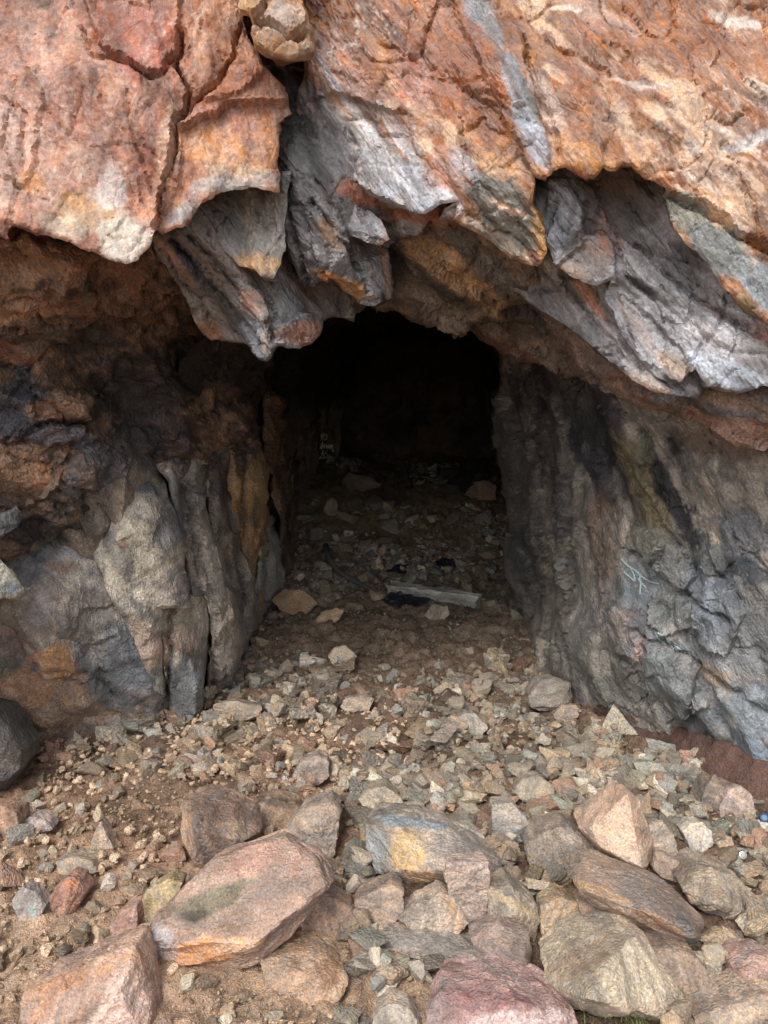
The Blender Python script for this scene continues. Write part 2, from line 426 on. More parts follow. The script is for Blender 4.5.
# pink-rust slab on the left, the outermost lip
slab('overhang_left',
     [(-900, -620), (150, -620), (236, -160), (238, 0), (244, 30), (262, 62), (284, 84), (292, 108), (277, 116), (277, 150), (279, 188),
      (256, 184), (236, 183), (215, 187), (200, 194), (186, 211), (166, 222), (153, 226), (148, 245), (136, 257), (124, 262),
      (104, 255), (80, 246), (55, 238), (28, 227), (11, 225), (7, 239), (-20, 236), (-300, 250), (-900, 330)],
     [(-900, -600, 3.2), (-900, 300, 2.4), (-200, -150, 2.55), (-100, 240, 2.2), (0, 0, 2.42), (0, 235, 2.2), (125, 260, 2.16), (120, 120, 2.3), (240, 0, 2.45), (278, 185, 2.36), (200, 190, 2.28), (100, -600, 3.1), (150, 0, 2.40)],
     [(118, 70, 46), (146, 90, 60), (164, 108, 76), (176, 126, 96), (154, 98, 62), (190, 152, 122)],
     [(20, 60, 60, 120, 0, (166, 122, 102), .5), (60, 170, 70, 60, 0, (170, 128, 108), .55), (150, 45, 30, 35, 20, (168, 92, 72), .7),
      (118, 30, 40, 25, 30, (150, 84, 54), .6), (215, 50, 45, 70, 0, (148, 86, 48), .65), (230, 110, 40, 40, 0, (158, 88, 58), .5),
      (255, 95, 22, 25, 0, (150, 90, 60), .6), (215, 140, 40, 20, 10, (190, 124, 62), .7), (265, 140, 12, 30, 0, (178, 112, 50), .6),
      (225, 178, 50, 9, -8, (156, 152, 150), .7), (182, 203, 24, 11, -30, (152, 150, 150), .75), (240, 165, 20, 8, 0, (176, 140, 100), .5), (90, 215, 40, 18, 15, (170, 140, 96), .6),
      (125, 235, 26, 26, 0, (186, 178, 164), .75), (110, 190, 14, 24, 0, (190, 186, 182), .5), (60, 225, 30, 12, 15, (190, 176, 150), .5),
      (36, 185, 14, 8, 0, (200, 132, 52), .6), (80, 200, 16, 6, 20, (200, 138, 60), .5), (0, 150, 20, 60, 0, (176, 140, 124), .5), (90, 120, 50, 30, 30, (150, 98, 74), .5),
      (150, 130, 8, 60, 10, (120, 66, 48), .5), (45, 4, 12, 6, 0, (90, 60, 40), .8), (168, 150, 10, 50, 8, (206, 170, 140), .45)],
     T=.5, inward=.16, mat=M_A, fol=78, an=1.8, zf=.85, amp=(.026, .014, .006), fs=(3.2, 9, 24), seed=11, rough=.8, crev=.35,
     relief=[([(84, -4), (178, -10), (182, 30), (172, 55), (160, 78), (145, 78), (131, 64), (120, 56), (104, 52), (96, 30)], .022, 3),
             ([(166, 90), (182, 110), (178, 180), (160, 212), (152, 240), (140, 190), (146, 150), (160, 120)], .014, 2.5),
             ([(172, 128), (230, 100), (300, 100), (300, 200), (153, 240), (168, 185)], -.035, 3),
             ([(-30, 60), (20, 50), (50, 110), (30, 190), (-40, 160)], .016, 4),
             ([(186, 20), (235, -30), (262, 70), (240, 92), (205, 98), (190, 60)], .016, 3)],
     cracks=[([(182, 30), (178, 60), (192, 90), (178, 120), (172, 150), (163, 185), (153, 226)], .05, 2.0), ([(10, 225), (20, 190), (8, 150), (20, 90)], .012, 2),
             ([(240, 20), (232, 50), (222, 80), (196, 98), (185, 112)], .03, 1.8), ([(0, 100), (30, 120), (26, 170)], .015, 1.8), ([(86, 30), (92, 60), (112, 58), (130, 66), (146, 80), (162, 76), (174, 56), (180, 30)], .02, 1.8), ([(128, 95), (132, 140), (145, 160), (150, 190)], .012, 1.8), ([(60, 60), (90, 90), (70, 130)], .008, 2)],
     veins=[(2.2, .05, (210, 180, 160), .35, .0)], jit=4)

# stack of small blocks above the notch
slab('overhang_nub',
     [(232, -200), (300, -200), (300, 0), (306, 30), (309, 60), (290, 66), (272, 63), (258, 55), (254, 42), (255, 28), (243, 20), (240, 0)],
     [(230, -200, 2.5), (310, -200, 2.5), (240, 0, 2.36), (305, 0, 2.36), (258, 50, 2.26), (306, 60, 2.28), (280, 30, 2.27)],
     [(104, 62, 34), (140, 88, 46), (156, 108, 62), (160, 128, 98), (130, 80, 44)],
     [(283, 25, 12, 18, 10, (164, 146, 134), .7), (268, 55, 22, 8, 10, (150, 104, 62), .6), (250, 15, 9, 12, 0, (176, 134, 78), .6)],
     T=.3, inward=.02, mat=M_A, fol=70, an=1.5, amp=(.012, .012, .005), fs=(5, 11, 28), seed=12, jit=1.5, step=2.4,
     relief=[([(235, -10), (262, -10), (268, 14), (256, 26), (240, 22)], .03, 2), ([(255, 44), (270, 42), (300, 50), (320, 45), (315, 70), (260, 70)], .03, 2), ([(266, -5), (300, 0), (304, 36), (285, 44), (268, 30)], .02, 2)],
     cracks=[([(250, 26), (268, 32), (285, 44), (305, 42)], .04, 2)])

# large rust and grey roof slab on the right
slab('overhang_right',
     [(306, -620), (1700, -620), (1700, 560), (1000, 420), (850, 352), (790, 330), (768, 320), (758, 310), (742, 294), (728, 283), (712, 262), (700, 252), (686, 242), (676, 226), (670, 211), (664, 191),
      (655, 185), (640, 173), (630, 166), (615, 169), (600, 166), (588, 181), (576, 176), (566, 168), (552, 172), (546, 182), (536, 178),
      (536, 205), (545, 230), (549, 252), (541, 266), (526, 264), (511, 259), (490, 241), (465, 228), (440, 218), (447, 208), (457, 202), (442, 205), (425, 214), (408, 211),
      (394, 205), (378, 197), (362, 191), (351, 180), (340, 176), (348, 190), (352, 202), (366, 210), (374, 217), (385, 238), (374, 246), (358, 238),
      (343, 231), (330, 212), (318, 190), (305, 168), (296, 145), (292, 118), (291, 106), (304, 66), (302, 0), (300, -160)],
     [(310, -600, 3.2), (1600, -600, 3.4), (1600, 500, 2.4), (300, 0, 2.52), (300, 110, 2.55), (343, 228, 2.5), (374, 244, 2.46), (425, 212, 2.36), (540, 262, 2.36), (490, 240, 2.36),
      (545, 180, 2.28), (600, 168, 2.22), (664, 190, 2.22), (768, 315, 2.1), (850, 350, 2.08), (768, 0, 2.4), (600, 0, 2.42), (450, 0, 2.46), (450, 120, 2.36), (700, 120, 2.25), (930, 100, 2.3), (380, 100, 2.44)],
     [(90, 50, 24), (118, 68, 32), (138, 84, 42), (156, 106, 64), (126, 74, 34), (196, 158, 124)],
     [(345, 215, 44, 18, 40, (140, 140, 146), .9), (325, 185, 50, 14, 58, (118, 116, 120), .8), (330, 90, 60, 36, 60, (158, 124, 108), .8), (340, 60, 50, 20, 45, (178, 120, 96), .6), (345, 150, 80, 32, 55, (140, 138, 142), .95), (320, 150, 60, 14, 62, (96, 92, 94), .7),
      (400, 190, 70, 28, 30, (168, 172, 180), .95), (365, 150, 50, 24, 50, (158, 156, 158), .8), (350, 110, 26, 10, 40, (196, 150, 110), .6),
      (460, 60, 75, 52, 30, (134, 74, 34), .9), (360, 120, 90, 5, 56, (178, 178, 184), .8), (385, 140, 70, 4, 54, (92, 88, 90), .7), (335, 130, 80, 5, 60, (78, 74, 76), .7), (420, 165, 60, 5, 48, (170, 172, 178), .7), (350, 80, 60, 5, 52, (146, 128, 120), .7), (470, 190, 60, 5, 44, (180, 176, 172), .7), (400, 130, 40, 9, 50, (136, 134, 138), .6), (420, 15, 55, 30, 20, (160, 96, 50), .7), (425, 100, 36, 40, 30, (140, 84, 50), .5), (410, 75, 28, 22, 60, (176, 116, 94), .6),
      (490, 30, 40, 9, 62, (140, 142, 148), .8), (512, 80, 34, 12, 70, (132, 136, 144), .85), (528, 120, 36, 11, 64, (146, 148, 152), .85), (500, 60, 50, 4, 66, (108, 84, 70), .6), (465, 0, 30, 8, 60, (134, 138, 146), .8), (524, 90, 50, 3, 66, (90, 86, 86), .7), (540, 150, 34, 13, 62, (150, 156, 168), .8), (545, 100, 40, 10, 60, (176, 160, 152), .5),
      (446, 170, 26, 20, 50, (170, 118, 98), .7), (505, 205, 58, 36, 50, (96, 94, 86), .95), (452, 205, 20, 14, 40, (184, 182, 186), .8), (480, 230, 40, 8, 32, (176, 160, 140), .7),
      (465, 165, 22, 12, 50, (176, 178, 184), .6), (540, 215, 9, 50, -8, (176, 132, 76), .8), (508, 208, 26, 4, 25, (206, 176, 150), .8), (500, 165, 30, 16, 20, (184, 136, 88), .7),
      (590, 160, 50, 16, 25, (166, 112, 54), .9), (560, 165, 16, 12, 0, (170, 120, 76), .7), (620, 150, 60, 20, 25, (146, 90, 44), .5), (385, 232, 26, 12, 20, (150, 152, 158), .7),
      (700, 30, 90, 50, 20, (150, 92, 52), .55), (740, 90, 60, 40, 20, (166, 116, 80), .5), (600, 60, 60, 50, 40, (146, 86, 44), .55), (590, 10, 50, 16, 25, (190, 158, 140), .5),
      (690, 215, 34, 18, 42, (132, 134, 122), .95), (725, 250, 44, 24, 40, (130, 136, 134), .95), (775, 285, 50, 26, 38, (126, 134, 138), .95), (820, 310, 60, 30, 30, (120, 126, 128), .9), (748, 300, 22, 8, 50, (150, 128, 80), .6),
      (758, 138, 40, 8, -20, (190, 186, 186), .8), (720, 130, 24, 4, 10, (206, 186, 170), .7), (640, 85, 30, 4, 10, (206, 190, 176), .7), (700, 185, 26, 5, 35, (206, 188, 170), .5), (560, 12, 26, 4, 5, (210, 196, 180), .8),
      (740, 12, 24, 4, 10, (214, 200, 190), .8), (690, 150, 12, 6, 40, (200, 190, 186), .6), (768, 80, 20, 8, 30, (214, 196, 176), .6)],
     T=.45, inward=.10, mat=M_B, fol=52, an=3.0, zf=.85, amp=(.026, .015, .006), fs=(2.6, 8, 22), seed=21, rough=1.0, crev=.35, step=2.6,
     relief=[([(440, -20), (480, -20), (520, 40), (548, 130), (552, 185), (534, 180), (500, 110), (470, 40)], .018, 4),
             ([(290, 110), (320, 100), (370, 130), (400, 160), (440, 205), (400, 230), (352, 200), (320, 160)], .012, 5),
             ([(660, 188), (700, 205), (768, 245), (900, 300), (900, 420), (768, 340), (690, 250)], -.025, 3),
             ([(305, 50), (345, 60), (400, 100), (410, 115), (380, 108), (350, 98), (310, 100)], .018, 3),
             ([(352, 180), (378, 197), (394, 205), (425, 214), (460, 202), (450, 235), (374, 250), (352, 205)], -.045, 2.5)],
     cracks=[([(520, 40), (535, 80), (548, 110), (560, 150)], .02, 2.5), ([(664, 191), (700, 212), (740, 232), (790, 258), (860, 300)], .02, 2), ([(575, 10), (600, 70), (612, 120)], .01, 3),
             ([(385, 45), (440, 70), (480, 98), (505, 118)], .008, 1.6), ([(480, 180), (520, 220), (540, 250)], .012, 2), ([(640, 60), (690, 90), (768, 120)], .006, 3)],
     veins=[(1.6, .07, (214, 196, 184), .75, .12), (3.4, .06, (206, 180, 160), .5, .0)], jit=3.5)

# dark streaked schist behind the notch, hanging down to the tooth
slab('hanging_schist_right',
     [(262, 60), (310, 60), (360, 120), (440, 150), (450, 200), (420, 232), (388, 246), (387, 270), (386, 300), (378, 306), (368, 306), (357, 298), (345, 291), (334, 282), (322, 274), (318, 284), (309, 285), (303, 283),
      (296, 262), (288, 240), (278, 215), (268, 190)],
     [(262, 60, 2.6), (310, 60, 2.56), (440, 150, 2.48), (278, 190, 2.5), (309, 284, 2.62), (368, 304, 2.62), (386, 300, 2.74), (386, 246, 2.7), (345, 220, 2.5), (323, 270, 2.52), (420, 230, 2.56)],
     [(44, 42, 42), (80, 76, 76), (120, 118, 120), (70, 66, 66), (150, 148, 150)],
     [(330, 232, 22, 9, 60, (160, 124, 86), .7), (345, 285, 30, 7, 30, (180, 128, 64), .9), (372, 275, 14, 30, 0, (140, 142, 144), .8), (381, 270, 4, 28, 0, (176, 130, 84), .6), (295, 190, 16, 60, -20, (56, 54, 56), .7),
      (350, 245, 22, 14, 40, (110, 106, 104), .6), (390, 200, 50, 14, 15, (150, 84, 46), .95), (420, 212, 40, 12, 0, (140, 76, 44), .9), (300, 120, 20, 40, -10, (30, 28, 28), .6)],
     T=.5, inward=.10, mat=M_B, fol=58, an=4.5, amp=(.016, .010, .005), fs=(4, 11, 26), seed=31, jit=2.5, step=2.4,
     relief=[([(357, 262), (387, 245), (389, 300), (368, 308)], .03, 2), ([(300, 200), (345, 240), (370, 306), (345, 292), (320, 270)], .025, 3), ([(322, 268), (370, 300), (368, 308), (340, 292)], -.05, 2)],
     cracks=[([(270, 170), (285, 210), (305, 280)], .03, 2.5), ([(310, 200), (335, 235), (357, 265)], .025, 2.5), ([(357, 262), (366, 304)], .03, 2)])

slab('hanging_plate',
     [(196, 170), (292, 170), (288, 215), (286, 250), (284, 268), (274, 279), (262, 277), (254, 270), (240, 264), (222, 250), (210, 236), (204, 215)],
     [(196, 170, 2.46), (292, 170, 2.46), (284, 266, 2.42), (270, 278, 2.41), (222, 250, 2.44), (245, 215, 2.50)],
     [(70, 66, 62), (100, 96, 92), (122, 116, 110), (86, 80, 74)],
     [(255, 264, 26, 12, 10, (166, 124, 70), .75), (225, 190, 20, 14, 0, (50, 46, 42), .7), (250, 215, 6, 34, 0, (150, 142, 132), .4), (275, 215, 4, 34, 0, (140, 134, 126), .4)],
     T=.35, inward=.05, mat=M_B, fol=86, an=5, amp=(.02, .012, .005), fs=(4, 12, 28), seed=32, jit=3, step=2.4)

slab('hanging_tooth',
     [(148, 190), (200, 150), (280, 150), (330, 200), (345, 260), (352, 290), (350, 318), (330, 317), (318, 320), (316, 334), (309, 345), (298, 349), (289, 348), (282, 346), (277, 351), (272, 360), (265, 362), (257, 359),
      (249, 352), (240, 346), (229, 341), (211, 340), (200, 330), (191, 316), (183, 298), (174, 279), (162, 262), (153, 247), (149, 228)],
     [(148, 190, 2.4), (200, 150, 2.52), (330, 200, 2.62), (150, 228, 2.36), (191, 316, 2.58), (211, 340, 2.66), (229, 341, 2.62), (265, 360, 2.44), (310, 343, 2.6), (350, 315, 2.82), (290, 310, 2.56), (230, 280, 2.46), (350, 260, 2.68), (260, 330, 2.42), (300, 270, 2.68)],
     [(46, 42, 42), (74, 68, 66), (104, 98, 96), (132, 126, 124), (84, 70, 62)],
     [(215, 300, 70, 12, 53, (56, 54, 54), .8), (205, 265, 60, 4, 50, (140, 100, 72), .5), (250, 338, 26, 9, 55, (126, 130, 138), .8), (245, 315, 50, 6, 52, (128, 130, 134), .7), (190, 285, 50, 8, 52, (116, 108, 104), .7), (270, 290, 30, 20, 20, (110, 104, 100), .6), (175, 262, 36, 6, 52, (140, 90, 60), .6),
      (205, 332, 20, 9, 30, (140, 92, 58), .8), (250, 302, 20, 13, 40, (150, 108, 90), .7), (297, 335, 20, 14, -10, (164, 112, 88), .85), (268, 352, 8, 10, 0, (128, 124, 116), .7), (290, 308, 14, 20, 0, (122, 122, 124), .8),
      (262, 340, 6, 16, 0, (140, 116, 80), .5), (330, 300, 24, 16, 20, (84, 78, 74), .8), (310, 290, 20, 16, 20, (86, 62, 48), .6), (230, 255, 26, 12, 40, (110, 88, 74), .5), (160, 235, 8, 12, 20, (150, 110, 60), .5)],
     T=.45, inward=.16, mat=M_B, fol=53, an=4, amp=(.016, .010, .005), fs=(4.5, 11, 26), seed=33, jit=1.6, step=2.2,
     relief=[([(240, 285), (262, 290), (272, 318), (255, 325), (238, 308)], .02, 3), ([(250, 320), (274, 316), (284, 345), (262, 372), (238, 350)], .015, 4), ([(284, 325), (300, 312), (320, 318), (318, 345), (285, 352), (278, 340)], .03, 3)],
     cracks=[([(278, 318), (278, 340)], .025, 2.5), ([(172, 240), (220, 300), (250, 345)], .025, 2), ([(190, 235), (235, 290), (262, 330)], .02, 2), ([(160, 250), (200, 310), (215, 335)], .02, 2)])

# grey schist plates, the right half of the lip
slab('schist_plate_back',
     [(455, 200), (560, 240), (640, 270), (700, 330), (720, 376), (700, 398), (668, 393), (655, 391), (646, 388), (632, 382), (614, 364), (600, 351), (587, 340), (572, 330), (560, 322), (548, 314), (540, 309), (520, 296), (505, 285), (492, 276), (478, 266), (465, 250), (450, 238)],
     [(455, 200, 2.46), (640, 260, 2.44), (470, 255, 2.66), (540, 308, 2.58), (614, 364, 2.44), (660, 391, 2.34), (720, 376, 2.34), (560, 260, 2.52)],
     [(78, 76, 76), (112, 110, 112), (140, 138, 140), (96, 90, 88), (156, 150, 146)],
     [(540, 295, 50, 12, 40, (98, 96, 98), .8), (590, 300, 40, 8, 55, (150, 96, 64), .8), (640, 385, 34, 8, 20, (176, 140, 112), .8), (625, 350, 50, 10, 50, (150, 140, 136), .6), (480, 262, 26, 10, 30, (96, 80, 66), .7), (600, 330, 50, 14, 48, (146, 146, 150), .5)],
     T=.5, inward=.1, mat=M_B, fol=46, an=5, amp=(.02, .014, .006), fs=(4, 10, 25), seed=41, jit=3,
     cracks=[([(560, 275), (600, 330), (640, 370)], .02, 2.5)])

slab('schist_plate_front',
     [(520, 140), (600, 130), (700, 160), (1700, 300), (1700, 640), (1000, 440), (850, 398), (790, 388), (768, 388), (755, 391), (744, 392), (730, 390), (722, 388), (708, 385), (703, 380), (697, 370), (690, 372), (684, 383), (670, 384), (655, 374), (640, 358), (626, 338), (614, 318), (606, 296), (612, 280), (600, 283), (585, 280), (570, 272), (556, 262), (545, 240)],
     [(520, 140, 2.42), (700, 160, 2.36), (1600, 300, 2.5), (1600, 600, 2.2), (556, 262, 2.44), (600, 280, 2.36), (612, 300, 2.38), (684, 383, 2.26), (744, 392, 2.2), (850, 398, 2.14), (650, 260, 2.33), (740, 320, 2.22), (560, 200, 2.36), (620, 200, 2.36)],
     [(84, 84, 86), (112, 110, 112), (136, 136, 140), (156, 156, 160), (102, 98, 98)],
     [(600, 205, 46, 40, 0, (64, 52, 44), .85), (625, 185, 34, 16, 20, (84, 62, 46), .8), (560, 215, 20, 42, 10, (140, 146, 156), .85), (574, 205, 3, 40, 12, (60, 58, 62), .5), (585, 258, 36, 22, -15, (128, 116, 110), .8), (612, 232, 16, 26, 20, (140, 84, 56), .8),
      (570, 270, 20, 8, 20, (140, 108, 84), .6), (650, 200, 26, 40, 40, (80, 76, 76), .8), (672, 270, 40, 24, 40, (72, 70, 76), .7), (636, 245, 40, 24, 30, (112, 108, 112), .6), (685, 330, 70, 20, 40, (160, 160, 166), .6), (720, 370, 50, 14, 20, (170, 178, 190), .8),
      (675, 365, 30, 12, 40, (176, 150, 126), .7), (750, 330, 60, 10, 30, (96, 80, 78), .6), (730, 345, 60, 12, 25, (158, 152, 152), .6), (765, 330, 20, 14, 0, (150, 110, 100), .5), (640, 330, 40, 8, 55, (158, 130, 112), .5), (640, 285, 22, 5, 35, (30, 28, 30), .8), (690, 255, 26, 6, 42, (50, 46, 48), .6)],
     T=.5, inward=.06, mat=M_B, fol=44, an=4.5, amp=(.024, .014, .006), fs=(3.5, 10, 25), seed=42, jit=3, step=2.6,
     relief=[([(545, 180), (570, 180), (590, 240), (560, 270), (545, 240)], .02, 5), ([(550, 262), (575, 250), (600, 228), (618, 250), (614, 284), (580, 284)], .035, 3), ([(592, 175), (650, 180), (670, 230), (690, 260), (650, 255), (610, 225)], -.025, 4),
             ([(614, 290), (640, 300), (690, 355), (686, 386), (640, 362)], .015, 3)],
     cracks=[([(625, 275), (650, 292), (680, 320), (720, 345), (790, 365)], .014, 3), ([(690, 372), (680, 350), (650, 320), (620, 295)], .01, 2), ([(640, 245), (700, 300), (760, 332)], .02, 3)],
     veins=[(2.0, .05, (190, 190, 196), .5, .1)])

# brown brow over the tunnel mouth
slab('tunnel_brow',
     [(300, 160), (380, 180), (430, 190), (520, 240), (570, 300), (560, 372), (545, 360), (530, 352), (505, 335), (492, 323), (476, 321), (472, 332), (460, 334), (447, 331), (430, 327), (414, 318), (400, 310), (385, 303), (371, 311), (355, 320), (340, 316), (325, 322), (305, 330), (290, 300)],
     [(300, 160, 2.9), (430, 190, 2.48), (520, 240, 2.5), (570, 300, 2.7), (560, 372, 3.0), (505, 333, 3.0), (470, 332, 2.88), (400, 309, 2.98), (340, 316, 3.05), (300, 325, 3.1), (440, 270, 2.66), (395, 250, 2.7)],
     [(58, 50, 44), (88, 74, 62), (112, 92, 72), (96, 84, 74), (136, 108, 76)],
     [(440, 262, 60, 14, 28, (158, 116, 66), .85), (480, 290, 40, 12, 30, (152, 114, 66), .7), (420, 300, 30, 12, 35, (120, 110, 98), .7), (452, 318, 30, 14, 20, (118, 104, 86), .7), (395, 262, 12, 34, 0, (66, 62, 58), .7), (445, 290, 34, 10, 30, (70, 64, 58), .7), (405, 215, 34, 12, 12, (146, 82, 46), .9),
      (490, 265, 40, 10, 35, (96, 92, 88), .7), (345, 305, 26, 14, 10, (112, 80, 56), .7), (530, 320, 30, 12, 40, (70, 66, 66), .7)],
     T=.9, inward=.08, mat=M_C, fol=38, an=3, amp=(.035, .024, .01), fs=(4.5, 11, 26), seed=51, jit=3.5, step=2.4)

slab('tunnel_brow_lower',
     [(455, 290), (540, 290), (600, 320), (650, 365), (700, 384), (900, 392), (1100, 420), (1100, 560), (900, 470), (768, 448), (735, 440), (700, 425), (660, 412), (632, 400), (610, 398), (590, 388), (572, 376), (552, 372), (535, 362), (515, 350), (490, 336), (470, 328)],
     [(455, 290, 3.0), (540, 295, 2.78), (640, 370, 2.52), (900, 392, 2.3), (1100, 420, 2.2), (1100, 550, 2.2), (900, 470, 2.26), (768, 446, 2.38), (660, 410, 2.6), (590, 388, 2.82), (515, 350, 3.15), (470, 328, 3.25)],
     [(92, 74, 64), (120, 96, 82), (142, 112, 94), (112, 98, 92), (150, 128, 112)],
     [(520, 350, 40, 12, 30, (96, 60, 40), .8), (570, 372, 40, 12, 30, (80, 64, 56), .7), (640, 395, 50, 10, 20, (140, 100, 80), .6), (700, 400, 60, 8, 15, (90, 92, 100), .7), (740, 425, 60, 12, 15, (146, 104, 82), .7), (665, 393, 16, 6, 0, (150, 156, 164), .7)],
     T=.6, inward=.05, mat=M_C, fol=25, an=3, amp=(.026, .018, .008), fs=(4, 11, 26), seed=52, jit=3)

# rough ceiling of the recess under the left slab
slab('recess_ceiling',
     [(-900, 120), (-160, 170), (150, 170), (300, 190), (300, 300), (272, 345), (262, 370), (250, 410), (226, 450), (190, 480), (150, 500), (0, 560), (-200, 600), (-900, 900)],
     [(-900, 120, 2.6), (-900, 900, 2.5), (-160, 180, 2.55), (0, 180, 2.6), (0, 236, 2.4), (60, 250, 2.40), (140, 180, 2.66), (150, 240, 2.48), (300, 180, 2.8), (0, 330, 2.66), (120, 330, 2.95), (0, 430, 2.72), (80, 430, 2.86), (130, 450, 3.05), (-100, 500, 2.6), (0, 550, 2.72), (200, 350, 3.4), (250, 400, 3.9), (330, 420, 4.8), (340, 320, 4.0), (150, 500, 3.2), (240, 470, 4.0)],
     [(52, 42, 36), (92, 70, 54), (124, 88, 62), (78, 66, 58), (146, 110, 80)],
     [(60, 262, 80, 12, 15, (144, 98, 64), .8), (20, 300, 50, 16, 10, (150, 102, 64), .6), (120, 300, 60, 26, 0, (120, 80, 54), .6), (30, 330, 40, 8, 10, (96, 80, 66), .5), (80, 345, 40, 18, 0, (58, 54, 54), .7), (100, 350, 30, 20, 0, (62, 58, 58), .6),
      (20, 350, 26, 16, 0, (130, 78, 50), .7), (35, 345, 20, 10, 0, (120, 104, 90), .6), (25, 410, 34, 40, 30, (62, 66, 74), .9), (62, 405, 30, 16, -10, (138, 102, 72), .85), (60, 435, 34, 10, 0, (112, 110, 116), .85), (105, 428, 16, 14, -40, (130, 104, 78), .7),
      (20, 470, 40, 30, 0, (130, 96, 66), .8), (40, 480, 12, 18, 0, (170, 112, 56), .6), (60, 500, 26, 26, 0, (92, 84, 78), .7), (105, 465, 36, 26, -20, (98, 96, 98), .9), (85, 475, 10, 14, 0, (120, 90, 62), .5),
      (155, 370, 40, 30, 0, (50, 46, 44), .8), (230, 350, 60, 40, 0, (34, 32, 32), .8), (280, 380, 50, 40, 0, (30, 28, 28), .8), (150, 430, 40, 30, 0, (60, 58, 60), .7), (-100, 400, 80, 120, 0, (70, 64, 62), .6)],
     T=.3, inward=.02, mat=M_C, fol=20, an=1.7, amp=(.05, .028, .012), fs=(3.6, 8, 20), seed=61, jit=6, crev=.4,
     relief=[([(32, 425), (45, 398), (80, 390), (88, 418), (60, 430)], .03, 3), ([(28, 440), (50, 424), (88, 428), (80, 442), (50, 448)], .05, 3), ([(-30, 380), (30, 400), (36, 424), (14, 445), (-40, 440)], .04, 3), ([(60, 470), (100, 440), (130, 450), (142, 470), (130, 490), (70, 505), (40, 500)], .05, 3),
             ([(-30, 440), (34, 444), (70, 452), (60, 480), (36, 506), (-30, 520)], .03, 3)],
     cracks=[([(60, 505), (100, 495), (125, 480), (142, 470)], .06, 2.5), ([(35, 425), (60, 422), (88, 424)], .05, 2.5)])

# left wall: base sheet and the blocks and ribs that stand off it
slab('wall_left',
     [(-900, 430), (-160, 440), (0, 480), (130, 420), (190, 370), (262, 360), (272, 400), (282, 450), (292, 490), (290, 540), (282, 590), (268, 640), (252, 690), (232, 740), (150, 790), (0, 860), (-200, 960), (-900, 1300)],
     [(-900, 430, 2.5), (-900, 1250, 1.9), (-160, 440, 2.66), (0, 480, 2.82), (130, 430, 3.12), (200, 380, 3.9), (270, 400, 5.0), (290, 500, 5.2), (284, 590, 5.15), (262, 640, 4.4), (240, 690, 3.7), (150, 740, 3.1), (0, 760, 2.95), (200, 550, 3.5), (100, 600, 3.06), (-160, 850, 2.6), (232, 500, 4.1), (180, 480, 3.42)],
     [(84, 76, 68), (116, 104, 92), (140, 124, 106), (102, 96, 90)],
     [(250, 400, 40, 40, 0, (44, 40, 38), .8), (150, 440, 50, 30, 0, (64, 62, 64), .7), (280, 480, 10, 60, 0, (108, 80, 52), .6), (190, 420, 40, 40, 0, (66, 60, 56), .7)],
     T=1.2, inward=-.1, mat=M_L, fol=82, an=3.5, amp=(.04, .022, .01), fs=(4, 9, 22), seed=71, jit=3, xf=.75)

slab('wall_block_low',
     [(-900, 640), (-160, 560), (-60, 520), (0, 520), (22, 510), (50, 500), (75, 508), (84, 530), (92, 552), (104, 578), (118, 600), (132, 626), (146, 652), (158, 676), (160, 700), (158, 730), (150, 790), (0, 850), (-160, 900), (-900, 1200)],
     [(-900, 640, 2.4), (-900, 1150, 2.0), (-160, 560, 2.7), (0, 512, 3.02), (60, 500, 3.12), (0, 560, 2.78), (50, 550, 2.86), (0, 620, 2.74), (100, 600, 2.9), (158, 690, 3.06), (140, 740, 3.1), (0, 745, 2.88), (0, 840, 2.86), (60, 640, 2.8), (-160, 800, 2.55)],
     [(106, 105, 106), (138, 130, 122), (166, 154, 142), (118, 120, 122), (182, 166, 150)],
     [(55, 540, 40, 50, 20, (128, 128, 130), .6), (40, 600, 50, 36, 30, (128, 112, 100), .5), (55, 658, 22, 20, 10, (196, 138, 74), .8), (62, 672, 22, 10, 0, (184, 134, 92), .6), (78, 700, 70, 30, 0, (146, 112, 78), .75), (20, 690, 30, 18, 0, (164, 112, 66), .7), (60, 735, 70, 20, 0, (136, 104, 80), .7),
      (125, 665, 34, 34, 30, (106, 112, 118), .85), (110, 690, 30, 18, 30, (104, 106, 110), .7), (20, 560, 36, 24, 20, (96, 100, 108), .6), (85, 620, 26, 34, 20, (104, 96, 94), .5), (0, 668, 16, 12, 0, (84, 90, 56), .5), (40, 610, 10, 16, 0, (170, 164, 170), .5), (60, 565, 20, 10, 0, (150, 118, 92), .6), (10, 640, 30, 18, 0, (140, 104, 92), .5)],
     T=.5, inward=.05, mat=M_L, fol=60, an=1.6, amp=(.02, .012, .005), fs=(2.6, 8, 22), seed=72, zf=.9, xf=.6, bev=(.05, 9), jit=1.5, crev=.25,
     relief=[([(94, 640), (120, 630), (160, 680), (160, 740), (130, 730), (110, 690)], .018, 2.5), ([(0, 680), (60, 672), (110, 690), (128, 730), (100, 770), (0, 780)], .02, 3), ([(36, 676), (44, 640), (54, 642), (62, 662), (78, 660), (70, 676)], .012, 2)],
     cracks=[([(60, 640), (90, 655), (124, 632)], .01, 1.8)])

